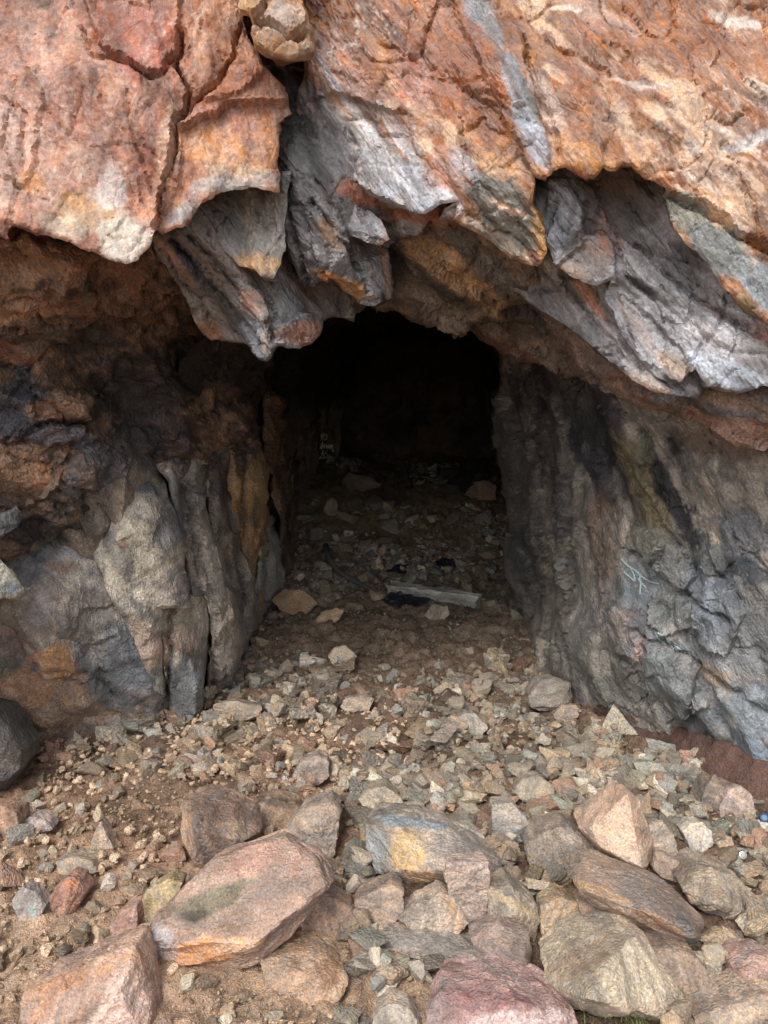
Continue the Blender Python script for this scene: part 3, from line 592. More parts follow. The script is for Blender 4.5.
slab('wall_block_pale',
     [(82, 520), (96, 505), (120, 486), (138, 462), (150, 470), (162, 484), (172, 510), (180, 545), (184, 580), (187, 612), (160, 614), (158, 628), (158, 650), (160, 700), (148, 694), (132, 655), (110, 605), (92, 565)],
     [(82, 516, 3.1), (138, 462, 3.34), (120, 510, 3.02), (150, 500, 3.06), (172, 515, 3.14), (187, 610, 3.06), (158, 660, 3.0), (155, 695, 3.02), (110, 605, 2.92), (130, 560, 2.93)],
     [(116, 112, 106), (152, 142, 130), (178, 166, 148), (124, 122, 120), (192, 180, 160)],
     [(140, 555, 34, 40, 20, (188, 176, 152), .7), (145, 480, 26, 18, 40, (92, 92, 96), .85), (112, 520, 16, 20, 20, (126, 116, 106), .7), (165, 530, 14, 20, 0, (100, 102, 106), .7), (120, 560, 8, 30, -25, (92, 94, 98), .6), (143, 640, 14, 36, -25, (172, 132, 106), .5), (150, 480, 4, 14, -40, (180, 160, 110), .6), (170, 590, 14, 14, 0, (136, 118, 114), .6), (125, 545, 5, 6, 0, (120, 70, 60), .6)],
     T=.4, inward=.03, mat=M_L, fol=70, an=1.6, amp=(.018, .012, .005), fs=(3, 9, 24), seed=73, zf=.9, xf=.6, bev=(.05, 9), jit=1.2, step=2.4, crev=.25)

slab('wall_rib_a',
     [(158, 612), (176, 600), (196, 592), (205, 606), (207, 630), (203, 655), (199, 680), (200, 720), (196, 760), (160, 770), (165, 725), (166, 695), (160, 670), (157, 640)],
     [(158, 612, 3.12), (196, 592, 3.2), (207, 630, 3.22), (200, 720, 3.22), (160, 720, 3.12), (178, 660, 3.08), (180, 760, 3.14)],
     [(116, 110, 104), (152, 142, 128), (168, 156, 136), (128, 126, 122)],
     [(188, 610, 16, 16, 0, (160, 146, 120), .7), (182, 690, 18, 30, 0, (104, 110, 116), .8), (163, 680, 5, 40, 0, (146, 122, 92), .8), (178, 640, 16, 14, 0, (146, 112, 90), .6), (160, 705, 5, 20, 0, (150, 118, 84), .7)],
     T=.4, inward=.02, mat=M_L, fol=85, an=3, amp=(.022, .014, .006), fs=(4, 10, 24), seed=74, zf=.9, xf=.6, bev=(.045, 7), jit=1.2, step=2.3, cracks=[([(168, 600), (170, 650), (167, 700), (168, 740)], .045, 2.5)])

slab('wall_rib_b',
     [(140, 440), (152, 424), (168, 410), (185, 420), (200, 445), (206, 480), (208, 520), (214, 560), (222, 590), (236, 602), (238, 625), (232, 655), (226, 690), (220, 715), (200, 730), (199, 700), (203, 660), (206, 620), (200, 596), (188, 604), (182, 560), (176, 520), (166, 484), (150, 462)],
     [(140, 440, 3.34), (168, 410, 3.6), (200, 440, 3.6), (175, 470, 3.22), (208, 520, 3.4), (236, 602, 3.42), (226, 690, 3.46), (200, 720, 3.36), (182, 560, 3.2), (166, 484, 3.18), (195, 560, 3.26), (222, 630, 3.34)],
     [(100, 96, 93), (140, 132, 122), (174, 160, 144), (116, 113, 109)],
     [(170, 440, 30, 22, 30, (62, 66, 72), .8), (190, 500, 16, 30, 0, (76, 74, 74), .7), (194, 470, 8, 40, 0, (96, 92, 86), .6), (225, 620, 12, 26, 0, (144, 130, 110), .7), (212, 690, 14, 26, 0, (96, 84, 70), .7), (160, 430, 12, 12, 0, (116, 100, 76), .6), (190, 560, 14, 20, 0, (120, 108, 96), .6)],
     T=.5, inward=.02, mat=M_L, fol=84, an=4, amp=(.026, .018, .008), fs=(4, 10, 24), seed=75, zf=.9, xf=.6, bev=(.045, 7), jit=1.5, step=2.3,
     cracks=[([(186, 440), (192, 520), (205, 590), (212, 640), (210, 700)], .05, 3), ([(200, 520), (212, 600)], .03, 2)])

slab('wall_rib_c',
     [(190, 400), (212, 404), (232, 440), (236, 500), (240, 560), (254, 605), (250, 640), (243, 668), (236, 705), (216, 715), (220, 680), (224, 640), (216, 590), (208, 540), (204, 470)],
     [(190, 400, 3.95), (232, 430, 4.1), (215, 470, 3.55), (240, 560, 3.8), (254, 605, 3.86), (243, 665, 3.78), (216, 710, 3.5), (208, 540, 3.5), (225, 600, 3.56)],
     [(98, 90, 82), (136, 126, 112), (158, 146, 128), (108, 102, 96)],
     [(222, 470, 16, 34, 0, (70, 66, 64), .7), (236, 640, 14, 30, 0, (100, 90, 80), .7), (228, 560, 8, 50, 0, (138, 124, 104), .5)],
     T=.6, inward=.02, mat=M_L, fol=84, an=4, amp=(.03, .018, .008), fs=(4, 10, 24), seed=76, zf=.9, xf=.6, bev=(.045, 7), jit=1.5, step=2.3)

slab('wall_rib_d',
     [(228, 400), (250, 404), (258, 425), (260, 470), (264, 500), (262, 540), (266, 575), (263, 610), (254, 645), (240, 680), (236, 640), (240, 600), (232, 560), (229, 500), (226, 440)],
     [(228, 400, 4.3), (258, 415, 4.5), (245, 450, 4.0), (264, 500, 4.2), (264, 600, 4.28), (240, 675, 3.85), (232, 560, 3.86), (245, 520, 3.92)],
     [(124, 94, 60), (160, 120, 70), (184, 140, 82), (130, 110, 86)],
     [(243, 420, 18, 20, 0, (90, 82, 66), .8), (245, 455, 16, 20, 0, (76, 76, 76), .8), (256, 480, 7, 30, -15, (182, 144, 84), .8), (240, 540, 9, 50, 0, (156, 106, 48), .8), (244, 520, 12, 10, 0, (120, 104, 84), .6), (248, 620, 14, 30, 0, (112, 98, 80), .7)],
     T=.6, inward=.02, mat=M_L, fol=86, an=4, amp=(.026, .018, .008), fs=(4, 10, 24), seed=77, zf=.9, xf=.6, bev=(.045, 7), jit=2.2, step=2.3)

slab('wall_rib_e',
     [(255, 530), (262, 516), (270, 518), (277, 540), (282, 570), (280, 596), (272, 612), (262, 625), (250, 625), (254, 590)],
     [(255, 530, 4.25), (277, 540, 4.6), (280, 596, 4.6), (252, 620, 4.2), (262, 570, 4.2)],
     [(118, 118, 114), (146, 146, 140), (166, 160, 146)], [(262, 545, 6, 20, 0, (140, 118, 80), .5)],
     T=.6, inward=.02, mat=M_L, fol=86, an=3, amp=(.02, .014, .008), fs=(4, 10, 24), seed=78, zf=.9, xf=.6, bev=(.045, 7), jit=1.5, step=2.2)

slab('wall_rib_f',
     [(258, 380), (274, 392), (282, 420), (284, 460), (290, 500), (291, 545), (286, 590), (276, 612), (272, 560), (274, 520), (266, 480), (262, 440)],
     [(258, 380, 4.5), (282, 420, 5.0), (290, 500, 5.1), (286, 590, 5.05), (272, 590, 4.8), (266, 480, 4.5), (278, 500, 4.65)],
     [(90, 72, 54), (126, 98, 68), (150, 120, 82), (102, 90, 76)], [(276, 430, 5, 40, 0, (150, 112, 72), .6)],
     T=.8, inward=.02, mat=M_L, fol=86, an=5, amp=(.03, .018, .008), fs=(4, 10, 24), seed=79, zf=.9, xf=.6, bev=(.045, 7), jit=2, step=2.2)

slab('wall_left_ledge',
     [(-200, 540), (-60, 545), (0, 560), (12, 575), (23, 590), (17, 598), (0, 600), (-60, 640), (-200, 680)],
     [(-200, 540, 2.3), (-200, 680, 2.2), (0, 562, 2.5), (23, 590, 2.55), (0, 598, 2.46), (-40, 590, 2.4)],
     [(140, 136, 122), (162, 156, 138), (176, 168, 148)], [(10, 590, 10, 8, 0, (150, 164, 178), .7)],
     T=.35, inward=.02, mat=M_L, xf=1.05, zf=1.1, fol=30, an=2, amp=(.006, .006, .003), fs=(4, 10, 24), seed=80, jit=1.5, step=2.4)
slab('wall_left_knob',
     [(-200, 520), (0, 516), (16, 508), (24, 516), (16, 528), (0, 538), (-200, 560)],
     [(-200, 520, 2.5), (-200, 560, 2.5), (0, 520, 2.62), (24, 516, 2.7), (0, 536, 2.6)],
     [(74, 76, 80), (96, 98, 102), (84, 80, 78)], [], T=.3, inward=.02, mat=M_L, xf=1.05, fol=30, an=2, amp=(.010, .01, .004), fs=(6, 12, 24), seed=81, jit=1.5, step=2.4)

# right wall
slab('wall_right',
     [(500, 345), (520, 330), (560, 340), (640, 370), (768, 400), (1000, 420), (1700, 480), (1700, 1500), (1000, 1020), (850, 900), (768, 850), (690, 810), (640, 780), (600, 755), (575, 735), (556, 705), (544, 685), (534, 662), (522, 628), (516, 600), (511, 565), (507, 530), (502, 495), (500, 460), (498, 420), (502, 385)],
     [(500, 345, 4.4), (560, 340, 3.2), (768, 400, 2.55), (1000, 420, 2.35), (1600, 500, 2.2), (1600, 1400, 1.5), (1000, 1000, 2.0), (768, 790, 2.58), (768, 850, 2.6), (690, 760, 2.84), (640, 730, 3.02), (600, 715, 3.2), (575, 700, 3.35), (556, 690, 3.55), (534, 650, 4.0), (516, 600, 4.7), (500, 480, 4.8), (498, 420, 4.8), (540, 400, 3.9), (540, 550, 3.85), (600, 450, 3.1), (600, 600, 3.15), (680, 480, 2.78), (660, 600, 2.82), (768, 550, 2.55), (768, 680, 2.52), (700, 420, 2.7), (580, 640, 3.3)],
     [(90, 86, 83), (124, 118, 110), (152, 142, 130), (106, 104, 101), (174, 160, 144)],
     [(520, 480, 16, 110, -4, (88, 86, 84), .7), (545, 430, 12, 60, 0, (44, 44, 46), .7), (560, 380, 30, 20, 30, (50, 46, 46), .7), (580, 440, 16, 50, -20, (66, 72, 80), .8), (600, 420, 26, 50, -25, (44, 46, 50), .8), (610, 450, 14, 70, -25, (34, 36, 40), .9), (640, 480, 20, 50, -25, (104, 94, 62), .9), (655, 520, 20, 24, -30, (110, 100, 68), .7), (672, 500, 12, 66, -28, (30, 32, 36), .95), (530, 390, 24, 30, 0, (40, 40, 42), .7), (592, 480, 10, 60, -20, (40, 42, 46), .7),
      (690, 540, 12, 30, -30, (34, 34, 36), .9), (645, 450, 10, 20, 0, (110, 106, 90), .6), (690, 450, 24, 24, 0, (96, 94, 92), .7), (675, 440, 10, 16, 0, (48, 48, 50), .7), (716, 465, 3, 14, 0, (176, 170, 156), .9), (725, 440, 50, 20, 10, (112, 92, 80), .8), (745, 425, 50, 10, 15, (146, 100, 74), .7), (735, 500, 40, 16, 10, (130, 122, 112), .8), (740, 540, 34, 26, 20, (92, 96, 104), .8), (714, 540, 6, 16, 0, (168, 156, 132), .7),
      (735, 570, 40, 14, 10, (50, 56, 66), .8), (642, 545, 24, 18, 20, (126, 124, 112), .95), (665, 560, 22, 26, 10, (130, 126, 112), .95), (640, 590, 26, 22, 40, (104, 116, 122), .9), (665, 610, 22, 22, 0, (128, 128, 114), .9), (710, 560, 20, 20, 20, (92, 96, 96), .8), (715, 610, 32, 40, 20, (104, 112, 124), .95), (755, 620, 30, 30, 20, (108, 106, 102), .8), (745, 650, 40, 18, 20, (132, 134, 130), .8),
      (660, 670, 30, 22, 20, (122, 128, 122), .9), (690, 690, 26, 20, 20, (120, 124, 120), .8), (625, 625, 14, 26, 10, (146, 116, 96), .9), (641, 650, 6, 20, 0, (176, 122, 90), .9), (600, 560, 16, 60, -5, (122, 104, 88), .7), (590, 520, 12, 30, 0, (132, 108, 90), .7), (575, 560, 10, 60, 0, (120, 116, 110), .6), (555, 600, 16, 50, 0, (116, 108, 98), .7), (690, 640, 120, 70, 30, (112, 118, 124), .55), (590, 660, 40, 36, 0, (108, 104, 98), .8), (620, 690, 30, 30, 0, (90, 88, 84), .7),
      (730, 680, 40, 10, 30, (150, 126, 100), .8), (750, 710, 40, 30, 20, (128, 138, 146), .9), (735, 712, 8, 8, 0, (190, 184, 166), .7), (700, 720, 24, 20, 30, (88, 92, 96), .8), (755, 745, 30, 22, 30, (110, 122, 134), .8), (560, 690, 24, 16, 20, (84, 64, 54), .7), (600, 712, 34, 10, 10, (104, 66, 52), .8), (900, 600, 120, 200, 0, (100, 100, 104), .6), (545, 540, 6, 60, 0, (176, 160, 136), .4)],
     T=5.5, inward=-.3, mat=M_V, fol=60, an=3, amp=(.034, .020, .007), fs=(3.0, 8, 20), seed=91, jit=2.5, step=2.4, xf=1.15, bev=(.12, 14), crev=.3,
     relief=[([(620, 536), (634, 526), (664, 540), (652, 566), (636, 560), (622, 550)], .035, 2.5), ([(648, 558), (660, 540), (684, 556), (690, 582), (676, 592), (656, 578)], .04, 2.5), ([(650, 596), (682, 600), (690, 630), (664, 636), (646, 620)], .03, 2.5),
             ([(692, 590), (730, 580), (745, 610), (730, 650), (700, 640), (690, 610)], .04, 3), ([(640, 650), (690, 660), (710, 700), (680, 715), (650, 690)], .03, 3), ([(605, 620), (625, 596), (636, 624), (640, 660), (622, 650)], .025, 2.5),
             ([(700, 550), (720, 545), (735, 560), (715, 575), (696, 570)], .025, 2), ([(720, 690), (800, 690), (800, 780), (740, 752)], .03, 3)],
     cracks=[([(600, 420), (640, 500), (700, 590)], .03, 4), ([(672, 440), (690, 500), (708, 560), (740, 600)], .025, 3), ([(620, 552), (650, 572), (684, 596), (730, 620)], .04, 3), ([(636, 630), (680, 655), (740, 690), (800, 720)], .035, 3), ([(700, 660), (690, 720)], .03, 2.5), ([(540, 380), (536, 480), (545, 600)], .03, 3), ([(565, 420), (562, 540), (570, 660)], .025, 3)],
     veins=[(2.4, .045, (170, 160, 146), .5, .05)])
# ------------------------------------------------------------ hill shell behind the slabs and the tunnel itself
def grid_faces(nu, nv, wrap=False):
    i, j = np.meshgrid(np.arange(nu - 1), np.arange(nv - 1), indexing='ij')
    a = (i * nv + j).ravel()
    return np.stack([a, a + 1, a + nv + 1, a + nv], -1)

def tunnel():
    ys = np.concatenate([np.arange(3.3, 9.6, .05)])
    ths = np.linspace(-.25, 1.25, 150)
    V = []
    for y in ys:
        xl = np.interp(y, [3.3, 4.5, 5.3, 6.5, 7.8, 9.6], [-1.0, -.82, -.78, -.72, -.60, -.5])
        xr = np.interp(y, [3.3, 4.8, 5.6, 7, 9.6], [1.05, .95, 1.05, 1.25, 1.3])
        zt = np.interp(y, [3.3, 4.5, 9.6], [1.86, 1.95, 1.75])
        cx, hw = (xl + xr) / 2, (xr - xl) / 2
        a = math.pi * (1 - ths)
        ex = np.cos(a); ez = np.sin(a)
        x = cx + hw * np.sign(ex) * np.abs(ex) ** .55
        z = np.where(ez > 0, .35 + (zt - .35) * np.abs(ez) ** .75, .35 + ez * 1.2)
        V.append(np.stack([x, np.full_like(x, y), z], -1))
    nu, nv = len(ys), len(ths)
    V = np.concatenate(V); Fc = grid_faces(nu, nv)
    T3 = np.concatenate([Fc[:, :3], Fc[:, [0, 2, 3]]])
    N = vnormals(V, T3)
    mid = np.array([.2, 0, .9]); tst = ((mid - V * [1, 0, 1]) * N).sum(-1).mean()
    if tst < 0: N = -N
    q = V * [3.2, 3.2, 1.0]
    w = np.stack([fbm(V * 3, 3, 5), fbm(V * 3, 3, 6), fbm(V * 3, 3, 7)], -1) * .4
    f1, e1 = facets(q + w, 501, .9); f2, e2 = facets(q * 2.4 + w, 502, .9)
    V = V + N * (.04 * f1 + .02 * f2 + .1 * lnoise(q * 1.2, 3) + .04 * lnoise(q * 3, 4) - .03 * sstep(.1, 0, e1) + .02 * fbm(V * 12, 4, 9))[:, None]
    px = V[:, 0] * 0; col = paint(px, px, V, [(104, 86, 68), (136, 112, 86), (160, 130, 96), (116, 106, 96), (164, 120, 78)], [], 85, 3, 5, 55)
    top_dark = sstep(.55, 1.25, V[:, 2] + .25 * fbm(V * 3, 4, 77))[:, None] * .9; col = col * (1 - top_dark) + lin((30, 27, 25)) * top_dark  # wall colour blends to near black towards the roof, with a ragged edge
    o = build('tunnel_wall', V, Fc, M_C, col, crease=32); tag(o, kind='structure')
    # end of the drive
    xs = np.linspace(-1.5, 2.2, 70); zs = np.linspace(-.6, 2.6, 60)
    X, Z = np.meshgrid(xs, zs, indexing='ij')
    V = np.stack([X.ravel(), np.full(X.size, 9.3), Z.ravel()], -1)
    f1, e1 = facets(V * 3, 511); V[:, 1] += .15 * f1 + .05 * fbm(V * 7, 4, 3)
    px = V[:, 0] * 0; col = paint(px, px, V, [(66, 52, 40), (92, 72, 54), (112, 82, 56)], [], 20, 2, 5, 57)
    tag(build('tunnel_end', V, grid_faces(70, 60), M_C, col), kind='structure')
tunnel()

def hillside():
    """the slope the mine is driven into: wraps round and over the tunnel"""
    xs = np.unique(np.concatenate([np.linspace(-30, -3, 28), np.linspace(-3, 3, 61), np.linspace(3, 30, 28)]))
    zs = np.concatenate([np.linspace(-1.5, 4.5, 61), np.linspace(4.8, 16, 24)])
    X, Z = np.meshgrid(xs, zs, indexing='ij')
    q = np.stack([X.ravel(), np.zeros(X.size), Z.ravel()], -1)
    Y = 3.15 + .26 * np.maximum(Z.ravel() - 2, 0) + .5 * fbm(q * .35, 4, 3) + .15 * facets(q * 1.2, 601)[0]
    Y = Y - .012 * np.minimum(np.abs(X.ravel()) , 30) ** 1.5 * .6
    V = np.stack([X.ravel(), Y, Z.ravel()], -1)
    Fc = grid_faces(len(xs), len(zs))
    cen = V[Fc].mean(1)
    Fc = Fc[~((np.abs(cen[:, 0] - .1) < 1.35) & (cen[:, 2] < 2.3))]
    px = V[:, 0] * 0
    col = paint(px, px, V, [(120, 84, 66), (150, 104, 80), (168, 124, 98), (128, 116, 108)], [], 60, 2, 1.5, 63)
    tag(build('hillside', V, Fc, M_A, col), kind='structure')
    # ground above the drive, so no daylight enters from behind
    V = []; Fb = []
    def quad(a, b, c, d):
        n = len(V); V.extend([a, b, c, d]); Fb.append((n, n + 1, n + 2, n + 3))
    y0, y1, x0, x1, z0, z1 = 2.75, 14, -5.5, 5.5, -1.4, 2.95
    quad((x0, 3.3, z1), (x1, 3.3, z1), (x1, y1, z1), (x0, y1, z1))
    quad((x0, y0, z0), (x0, y1, z0), (x0, y1, z1), (x0, y0 + .6, z1))
    quad((x1, y0, z0), (x1, y1, z0), (x1, y1, z1), (x1, y0 + .6, z1))
    quad((x0, y1, z0), (x1, y1, z0), (x1, y1, z1), (x0, y1, z1))
    tag(build('hill_core', V, Fb, M_A, np.tile(lin(BRN), (len(V), 1)), smooth=False), kind='structure')
hillside()

# ------------------------------------------------------------ ground
def gz(x, y):
    x = np.asarray(x, float); y = np.asarray(y, float)
    q = np.stack([x, y, x * 0], -1).reshape(-1, 3)
    z = .028 * fbm(q * 1.6, 3, 201) + .018 * fbm(q * 5, 3, 202)
    z = z.reshape(x.shape)
    z = z + .30 * sstep(5.0, 7.2, y) + .12 * sstep(4.6, 5.6, y) * sstep(.05, -.6, x)
    z = z + .07 * sstep(-.15, -.9, x) * sstep(2.9, 2.0, y) + .05 * sstep(.4, 1.2, x) * sstep(3.2, 2.2, y)
    z = z + .10 * sstep(.35, .05, np.abs(x + .02) ) * sstep(3.9, 4.1, y) * 0
    return z

def ghit(px, py):
    z = 0.0
    u = (H_ / 2 - py) / F_
    for _ in range(12):
        dz = -sp + u * cp
        t = (z - CAMZ) / min(dz, -1e-3)
        x, y = (px - W_ / 2) / F_ * t, t * (cp + u * sp)
        z = .5 * z + .5 * float(gz(np.array([x]), np.array([y]))[0])
    return x, y, z

def ground():
    xs = np.concatenate([-np.geomspace(60, 2.05, 30), np.arange(-2.0, 2.0, .0115), np.geomspace(2.05, 60, 30)])
    ys = np.concatenate([-np.geomspace(60, 1.0, 30), np.arange(-.9, 1.2, .1), np.arange(1.25, 3.0, .0085), np.arange(3.0, 5.2, .015), np.arange(5.2, 10.2, .05), np.geomspace(10.4, 14, 5)])
    X, Y = np.meshgrid(xs, ys, indexing='ij')
    Z = gz(X, Y)
    q = np.stack([X.ravel(), Y.ravel(), Z.ravel() * 0], -1)
    m = (np.abs(X.ravel()) < 3) & (Y.ravel() > 1)
    d = np.zeros(len(q)); qq = q[m]
    w = np.stack([fbm(qq * 9, 3, 215), fbm(qq * 9, 3, 216), qq[:, 0] * 0], -1) * .35
    f1, e1 = facets(qq * 11 + w, 211, .7); f2, e2 = facets(qq * 30 + w, 212, .7)
    cl = sstep(-.2, .5, fbm(qq * 3, 3, 213))
    d[m] = .022 * f1 * (.35 + .9 * cl) + .010 * f2 * (.5 + cl) + .013 * fbm(qq * 26, 4, 214, .65) + .012 * fbm(qq * 9, 3, 218)
    Zf = Z.ravel() + d
    V = np.stack([q[:, 0], q[:, 1], Zf], -1)
    n = fbm(q * 2.4, 4, 221); n2 = fbm(q * 14, 4, 222, .65)
    base = lin((126, 99, 76)); wet = lin((98, 78, 62)); org = lin((164, 124, 92)); grav = lin((184, 150, 116)); back = lin((146, 124, 100)); rust = lin((160, 112, 62))
    def mix(c, a, t): return c * (1 - t[:, None]) + a * t[:, None]
    col = np.tile(base, (len(q), 1))
    col = mix(col, wet, sstep(-.1, .5, n) * .8)
    col = mix(col, org, sstep(.2, -.5, q[:, 0] + .35 * n) * sstep(3.0, 2.2, q[:, 1] + .4 * n) * .75)
    col = mix(col, grav, sstep(.3, -.1, q[:, 0] + .3 * n) * sstep(2.15, 1.75, q[:, 1] + .25 * n) * .7)
    col = mix(col, lin((122, 98, 76)), sstep(.25, .0, np.hypot((q[:, 0] + .72) / .38, (q[:, 1] - 2.45) / .22) - .8 + .4 * n) * .6)
    col = mix(col, rust, sstep(.5, .1, np.hypot((q[:, 0] + .62) / .35, (q[:, 1] - 4.75) / .45) - .6 + .5 * n) * .8)
    col = mix(col, back, sstep(3.2, 4.4, q[:, 1] + .2 * n) * .8)
    col = mix(col, lin((160, 136, 98)), sstep(5.4, 6.0, q[:, 1]) * .6)
    col = col * (1 + .45 * n2)[:, None]
    tag(build('ground', V, grid_faces(len(xs), len(ys)), M_G, col), kind='structure')
ground()

# ------------------------------------------------------------ rocks
def ico(sub):
    bm = bmesh.new(); bmesh.ops.create_icosphere(bm, subdivisions=sub, radius=1)
    V = np.array([v.co[:] for v in bm.verts]); Fc = np.array([[v.index for v in f.verts] for f in bm.faces]); bm.free()
    return V, Fc
ICO = {k: ico(k) for k in (2, 3, 4, 5, 6)}

def hull_planes(pts):
    bm = bmesh.new()
    for p in pts: bm.verts.new(p)
    r = bmesh.ops.convex_hull(bm, input=list(bm.verts))
    bm.normal_update()
    pl = []
    c = np.mean([v.co[:] for v in bm.verts if v.link_faces], 0)
    for f in bm.faces:
        if f.calc_area() < 1e-7: continue
        n = np.array(f.normal[:]); dd = float(n @ (np.array(f.verts[0].co[:]) - c))
        if dd < 0: n, dd = -n, -dd
        pl.append((n, max(dd, 1e-4), f.calc_area()))
    bm.free()
    return c, pl

def hull_rock(pts, sub=5, sharp=26, seed=0, rough=1.0, size=None):
    """angular stone: directions cut by the planes of a convex block, then chipped and worn"""
    pts = np.asarray(pts, float)
    c, pl = hull_planes(pts)
    q = pts - pts.mean(0)
    U, S, Vt = np.linalg.svd(q, full_matrices=False)
    S = np.maximum(S / S.max(), .22)
    D, Fc = ICO[sub]
    A = (D * S) @ Vt
    d = A / np.linalg.norm(A, axis=1, keepdims=True)
    Nn = np.array([p[0] for p in pl]); dd = np.array([p[1] for p in pl])
    inv = np.maximum((d @ Nn.T) / dd, 0)
    k = sharp
    m = inv.max(1, keepdims=True)
    s = (m[:, 0]) * (((inv / m) ** k).sum(1)) ** (1.0 / k)
    V = c + d / s[:, None]
    L = size or np.linalg.norm(pts.max(0) - pts.min(0)) * .5
    T3 = Fc
    N = vnormals(V, T3)
    if ((V - c) * N).sum() < 0: N = -N; Fc = Fc[:, ::-1]
    q = (V + seed * 1.37) / L
    a = seed * 1.1
    q2 = np.stack([q[:, 0] * math.cos(a) + q[:, 2] * math.sin(a), q[:, 1], (-q[:, 0] * math.sin(a) + q[:, 2] * math.cos(a)) * 2.6], -1)
    f1, e1 = facets(q2 * 1.7, seed % 97, .8)
    f2, e2 = facets(q2 * 4.5, seed % 89 + 300, .8)
    edge = 1 - (((inv / m) ** 6).sum(1) - 1).clip(0, 1)
    disp = L * rough * (.012 * f1 + .010 * f2 + .034 * lnoise(q2 * 1.6, seed % 61) + .024 * lnoise(q2 * 4.6, seed % 53) + .008 * fbm(q2 * 5, 5, seed % 83, .6) - .010 * sstep(.06, 0, e2)) - L * .004 * (1 - edge)
    V = V + N * disp[:, None]
    return V, Fc, q2

def rock_col(V, q2, base, seed, patches=(), pxy=None):
    n = fbm(q2 * 1.4, 4, seed + 5); n2 = fbm(q2 * 4, 4, seed + 6, .6); n3 = fbm(q2 * np.array([1.2, 1.2, 6]), 4, seed + 8)
    b = lin(np.array(base) * .72 + np.array([146, 132, 114]) * .30)
    col = b[None] * (1 + .38 * n + .28 * n2 + .28 * n3)[:, None]
    warm = lin((170, 132, 94)); cool = lin((150, 146, 142))
    col = col * (1 - .35 * sstep(.1, .7, n)[:, None]) + warm * .35 * sstep(.1, .7, n)[:, None] * b.mean() / warm.mean()
    col = col * (1 - .4 * sstep(.1, .6, -n3)[:, None]) + cool * .4 * sstep(.1, .6, -n3)[:, None] * b.mean() / cool.mean()
    if len(patches):
        px, py = pxy
        w = fbm(q2 * 4, 4, seed + 11, .62)
        for (x, y, rx, ry, a, c, s) in patches:
            a = R(a); dx, dy = px - x, py - y
            r = np.hypot((dx * math.cos(a) + dy * math.sin(a)) / rx, (-dx * math.sin(a) + dy * math.cos(a)) / ry)
            m = (sstep(1.15, .75, r + .5 * w) * s)[:, None]
            col = col * (1 - m) + lin(c) * (1 + .25 * n2)[:, None] * m
    return np.clip(col, .01, .9)

def proj(V):
    x = V[:, 0]; y = V[:, 1]; z = V[:, 2] - CAMZ
    dep = y * cp - z * sp; up = y * sp + z * cp
    return W_ / 2 + F_ * x / dep, H_ / 2 - F_ * up / dep

FOOT = []   # footprints of placed stones
def hero(name, sil, lean, base, label, ridge=(), T=.16, patches=(), seed=1, sub=5, rough=1.0, cat='rock', group=None, sharp=220, yb=None, sink=.02, dy=0.0):
    """stone from its outline as seen; lean = how far its top lies behind its foot"""
    sil = np.array(sil, float)
    pyb, pyt = sil[:, 1].max(), sil[:, 1].min()
    pxc = sil[:, 0].mean()
    Y0 = (yb if yb else ghit(pxc, min(pyb, 1040))[1]) + dy
    pts = []
    cx, cy = sil.mean(0)
    for (x, y) in sil:
        k = (pyb - y) / (pyb - pyt)
        p = P(x, y, Y0 + lean * k); pts.append(p)
        # back side, drawn in a little, hidden behind the front
        xb, yb_ = cx + (x - cx) * .86, cy + (y - cy) * .86
        pb = P(xb, yb_, Y0 + lean * k) + np.array([0, T, -T * .25]); pts.append(pb)
    for (x, y, d) in ridge:
        k = (pyb - y) / (pyb - pyt)
        pts.append(P(x, y, Y0 + lean * k - d))
    # foot reaches into the ground
    lo = P(cx, pyb, Y0)
    pts.append(lo + np.array([0, T * .6, -.05]))
    V, Fc, q2 = hull_rock(pts, sub, sharp, seed, rough)
    pxy = proj(V)
    col = rock_col(V, q2, base, seed, patches, pxy)
    org = np.array([V[:, 0].mean(), V[:, 1].mean(), V[:, 2].min()])
    o = build(name, V - org, Fc, M_R, col, crease=24); o.location = org
    tag(o, label, cat, group)
    FOOT.append((org[0], org[1], (V[:, 0].max() - V[:, 0].min()) / 2, (V[:, 1].max() - V[:, 1].min()) / 2))
    return o
PK = (176, 132, 112); GY = (140, 132, 122); GB = (132, 110, 92); OR = (184, 134, 92); TN = (172, 150, 122); RB = (142, 96, 76); LG = (170, 160, 146)
hero('rock', [(137, 932), (165, 905), (215, 862), (258, 846), (285, 835), (302, 843), (338, 878), (325, 896), (290, 936), (262, 960), (238, 966), (165, 974), (141, 958)], .22, (168, 130, 108),
     'largest tilted grey and orange slab lying in the left foreground', [(325, 884, .07), (255, 945, .09), (150, 940, .05), (215, 880, .0)], .14, [(200, 952, 60, 14, -10, (200, 136, 76), .9), (250, 862, 30, 14, -30, (176, 128, 106), .6), (160, 940, 20, 18, 0, (176, 170, 172), .7), (215, 900, 44, 15, -25, (112, 104, 84), .9), (196, 915, 16, 6, -10, (70, 66, 56), .8), (270, 890, 44, 20, -30, (140, 120, 108), .7), (300, 860, 26, 10, -40, (176, 136, 116), .6), (240, 945, 30, 10, 0, (204, 160, 120), .6)], 3, 6)
hero('rock', [(10, 1050), (22, 992), (60, 976), (100, 958), (136, 945), (142, 962), (150, 1010), (152, 1060), (80, 1075)], .16, (168, 128, 104),
     'pink and orange boulder cut off by the bottom left corner of the picture', [(120, 990, .05)], .16, [(70, 980, 70, 10, -20, (180, 128, 84), .7), (120, 1010, 30, 40, 0, (204, 168, 152), .7), (50, 1000, 10, 40, 40, (170, 116, 84), .5)], 4, 6, yb=1.44)
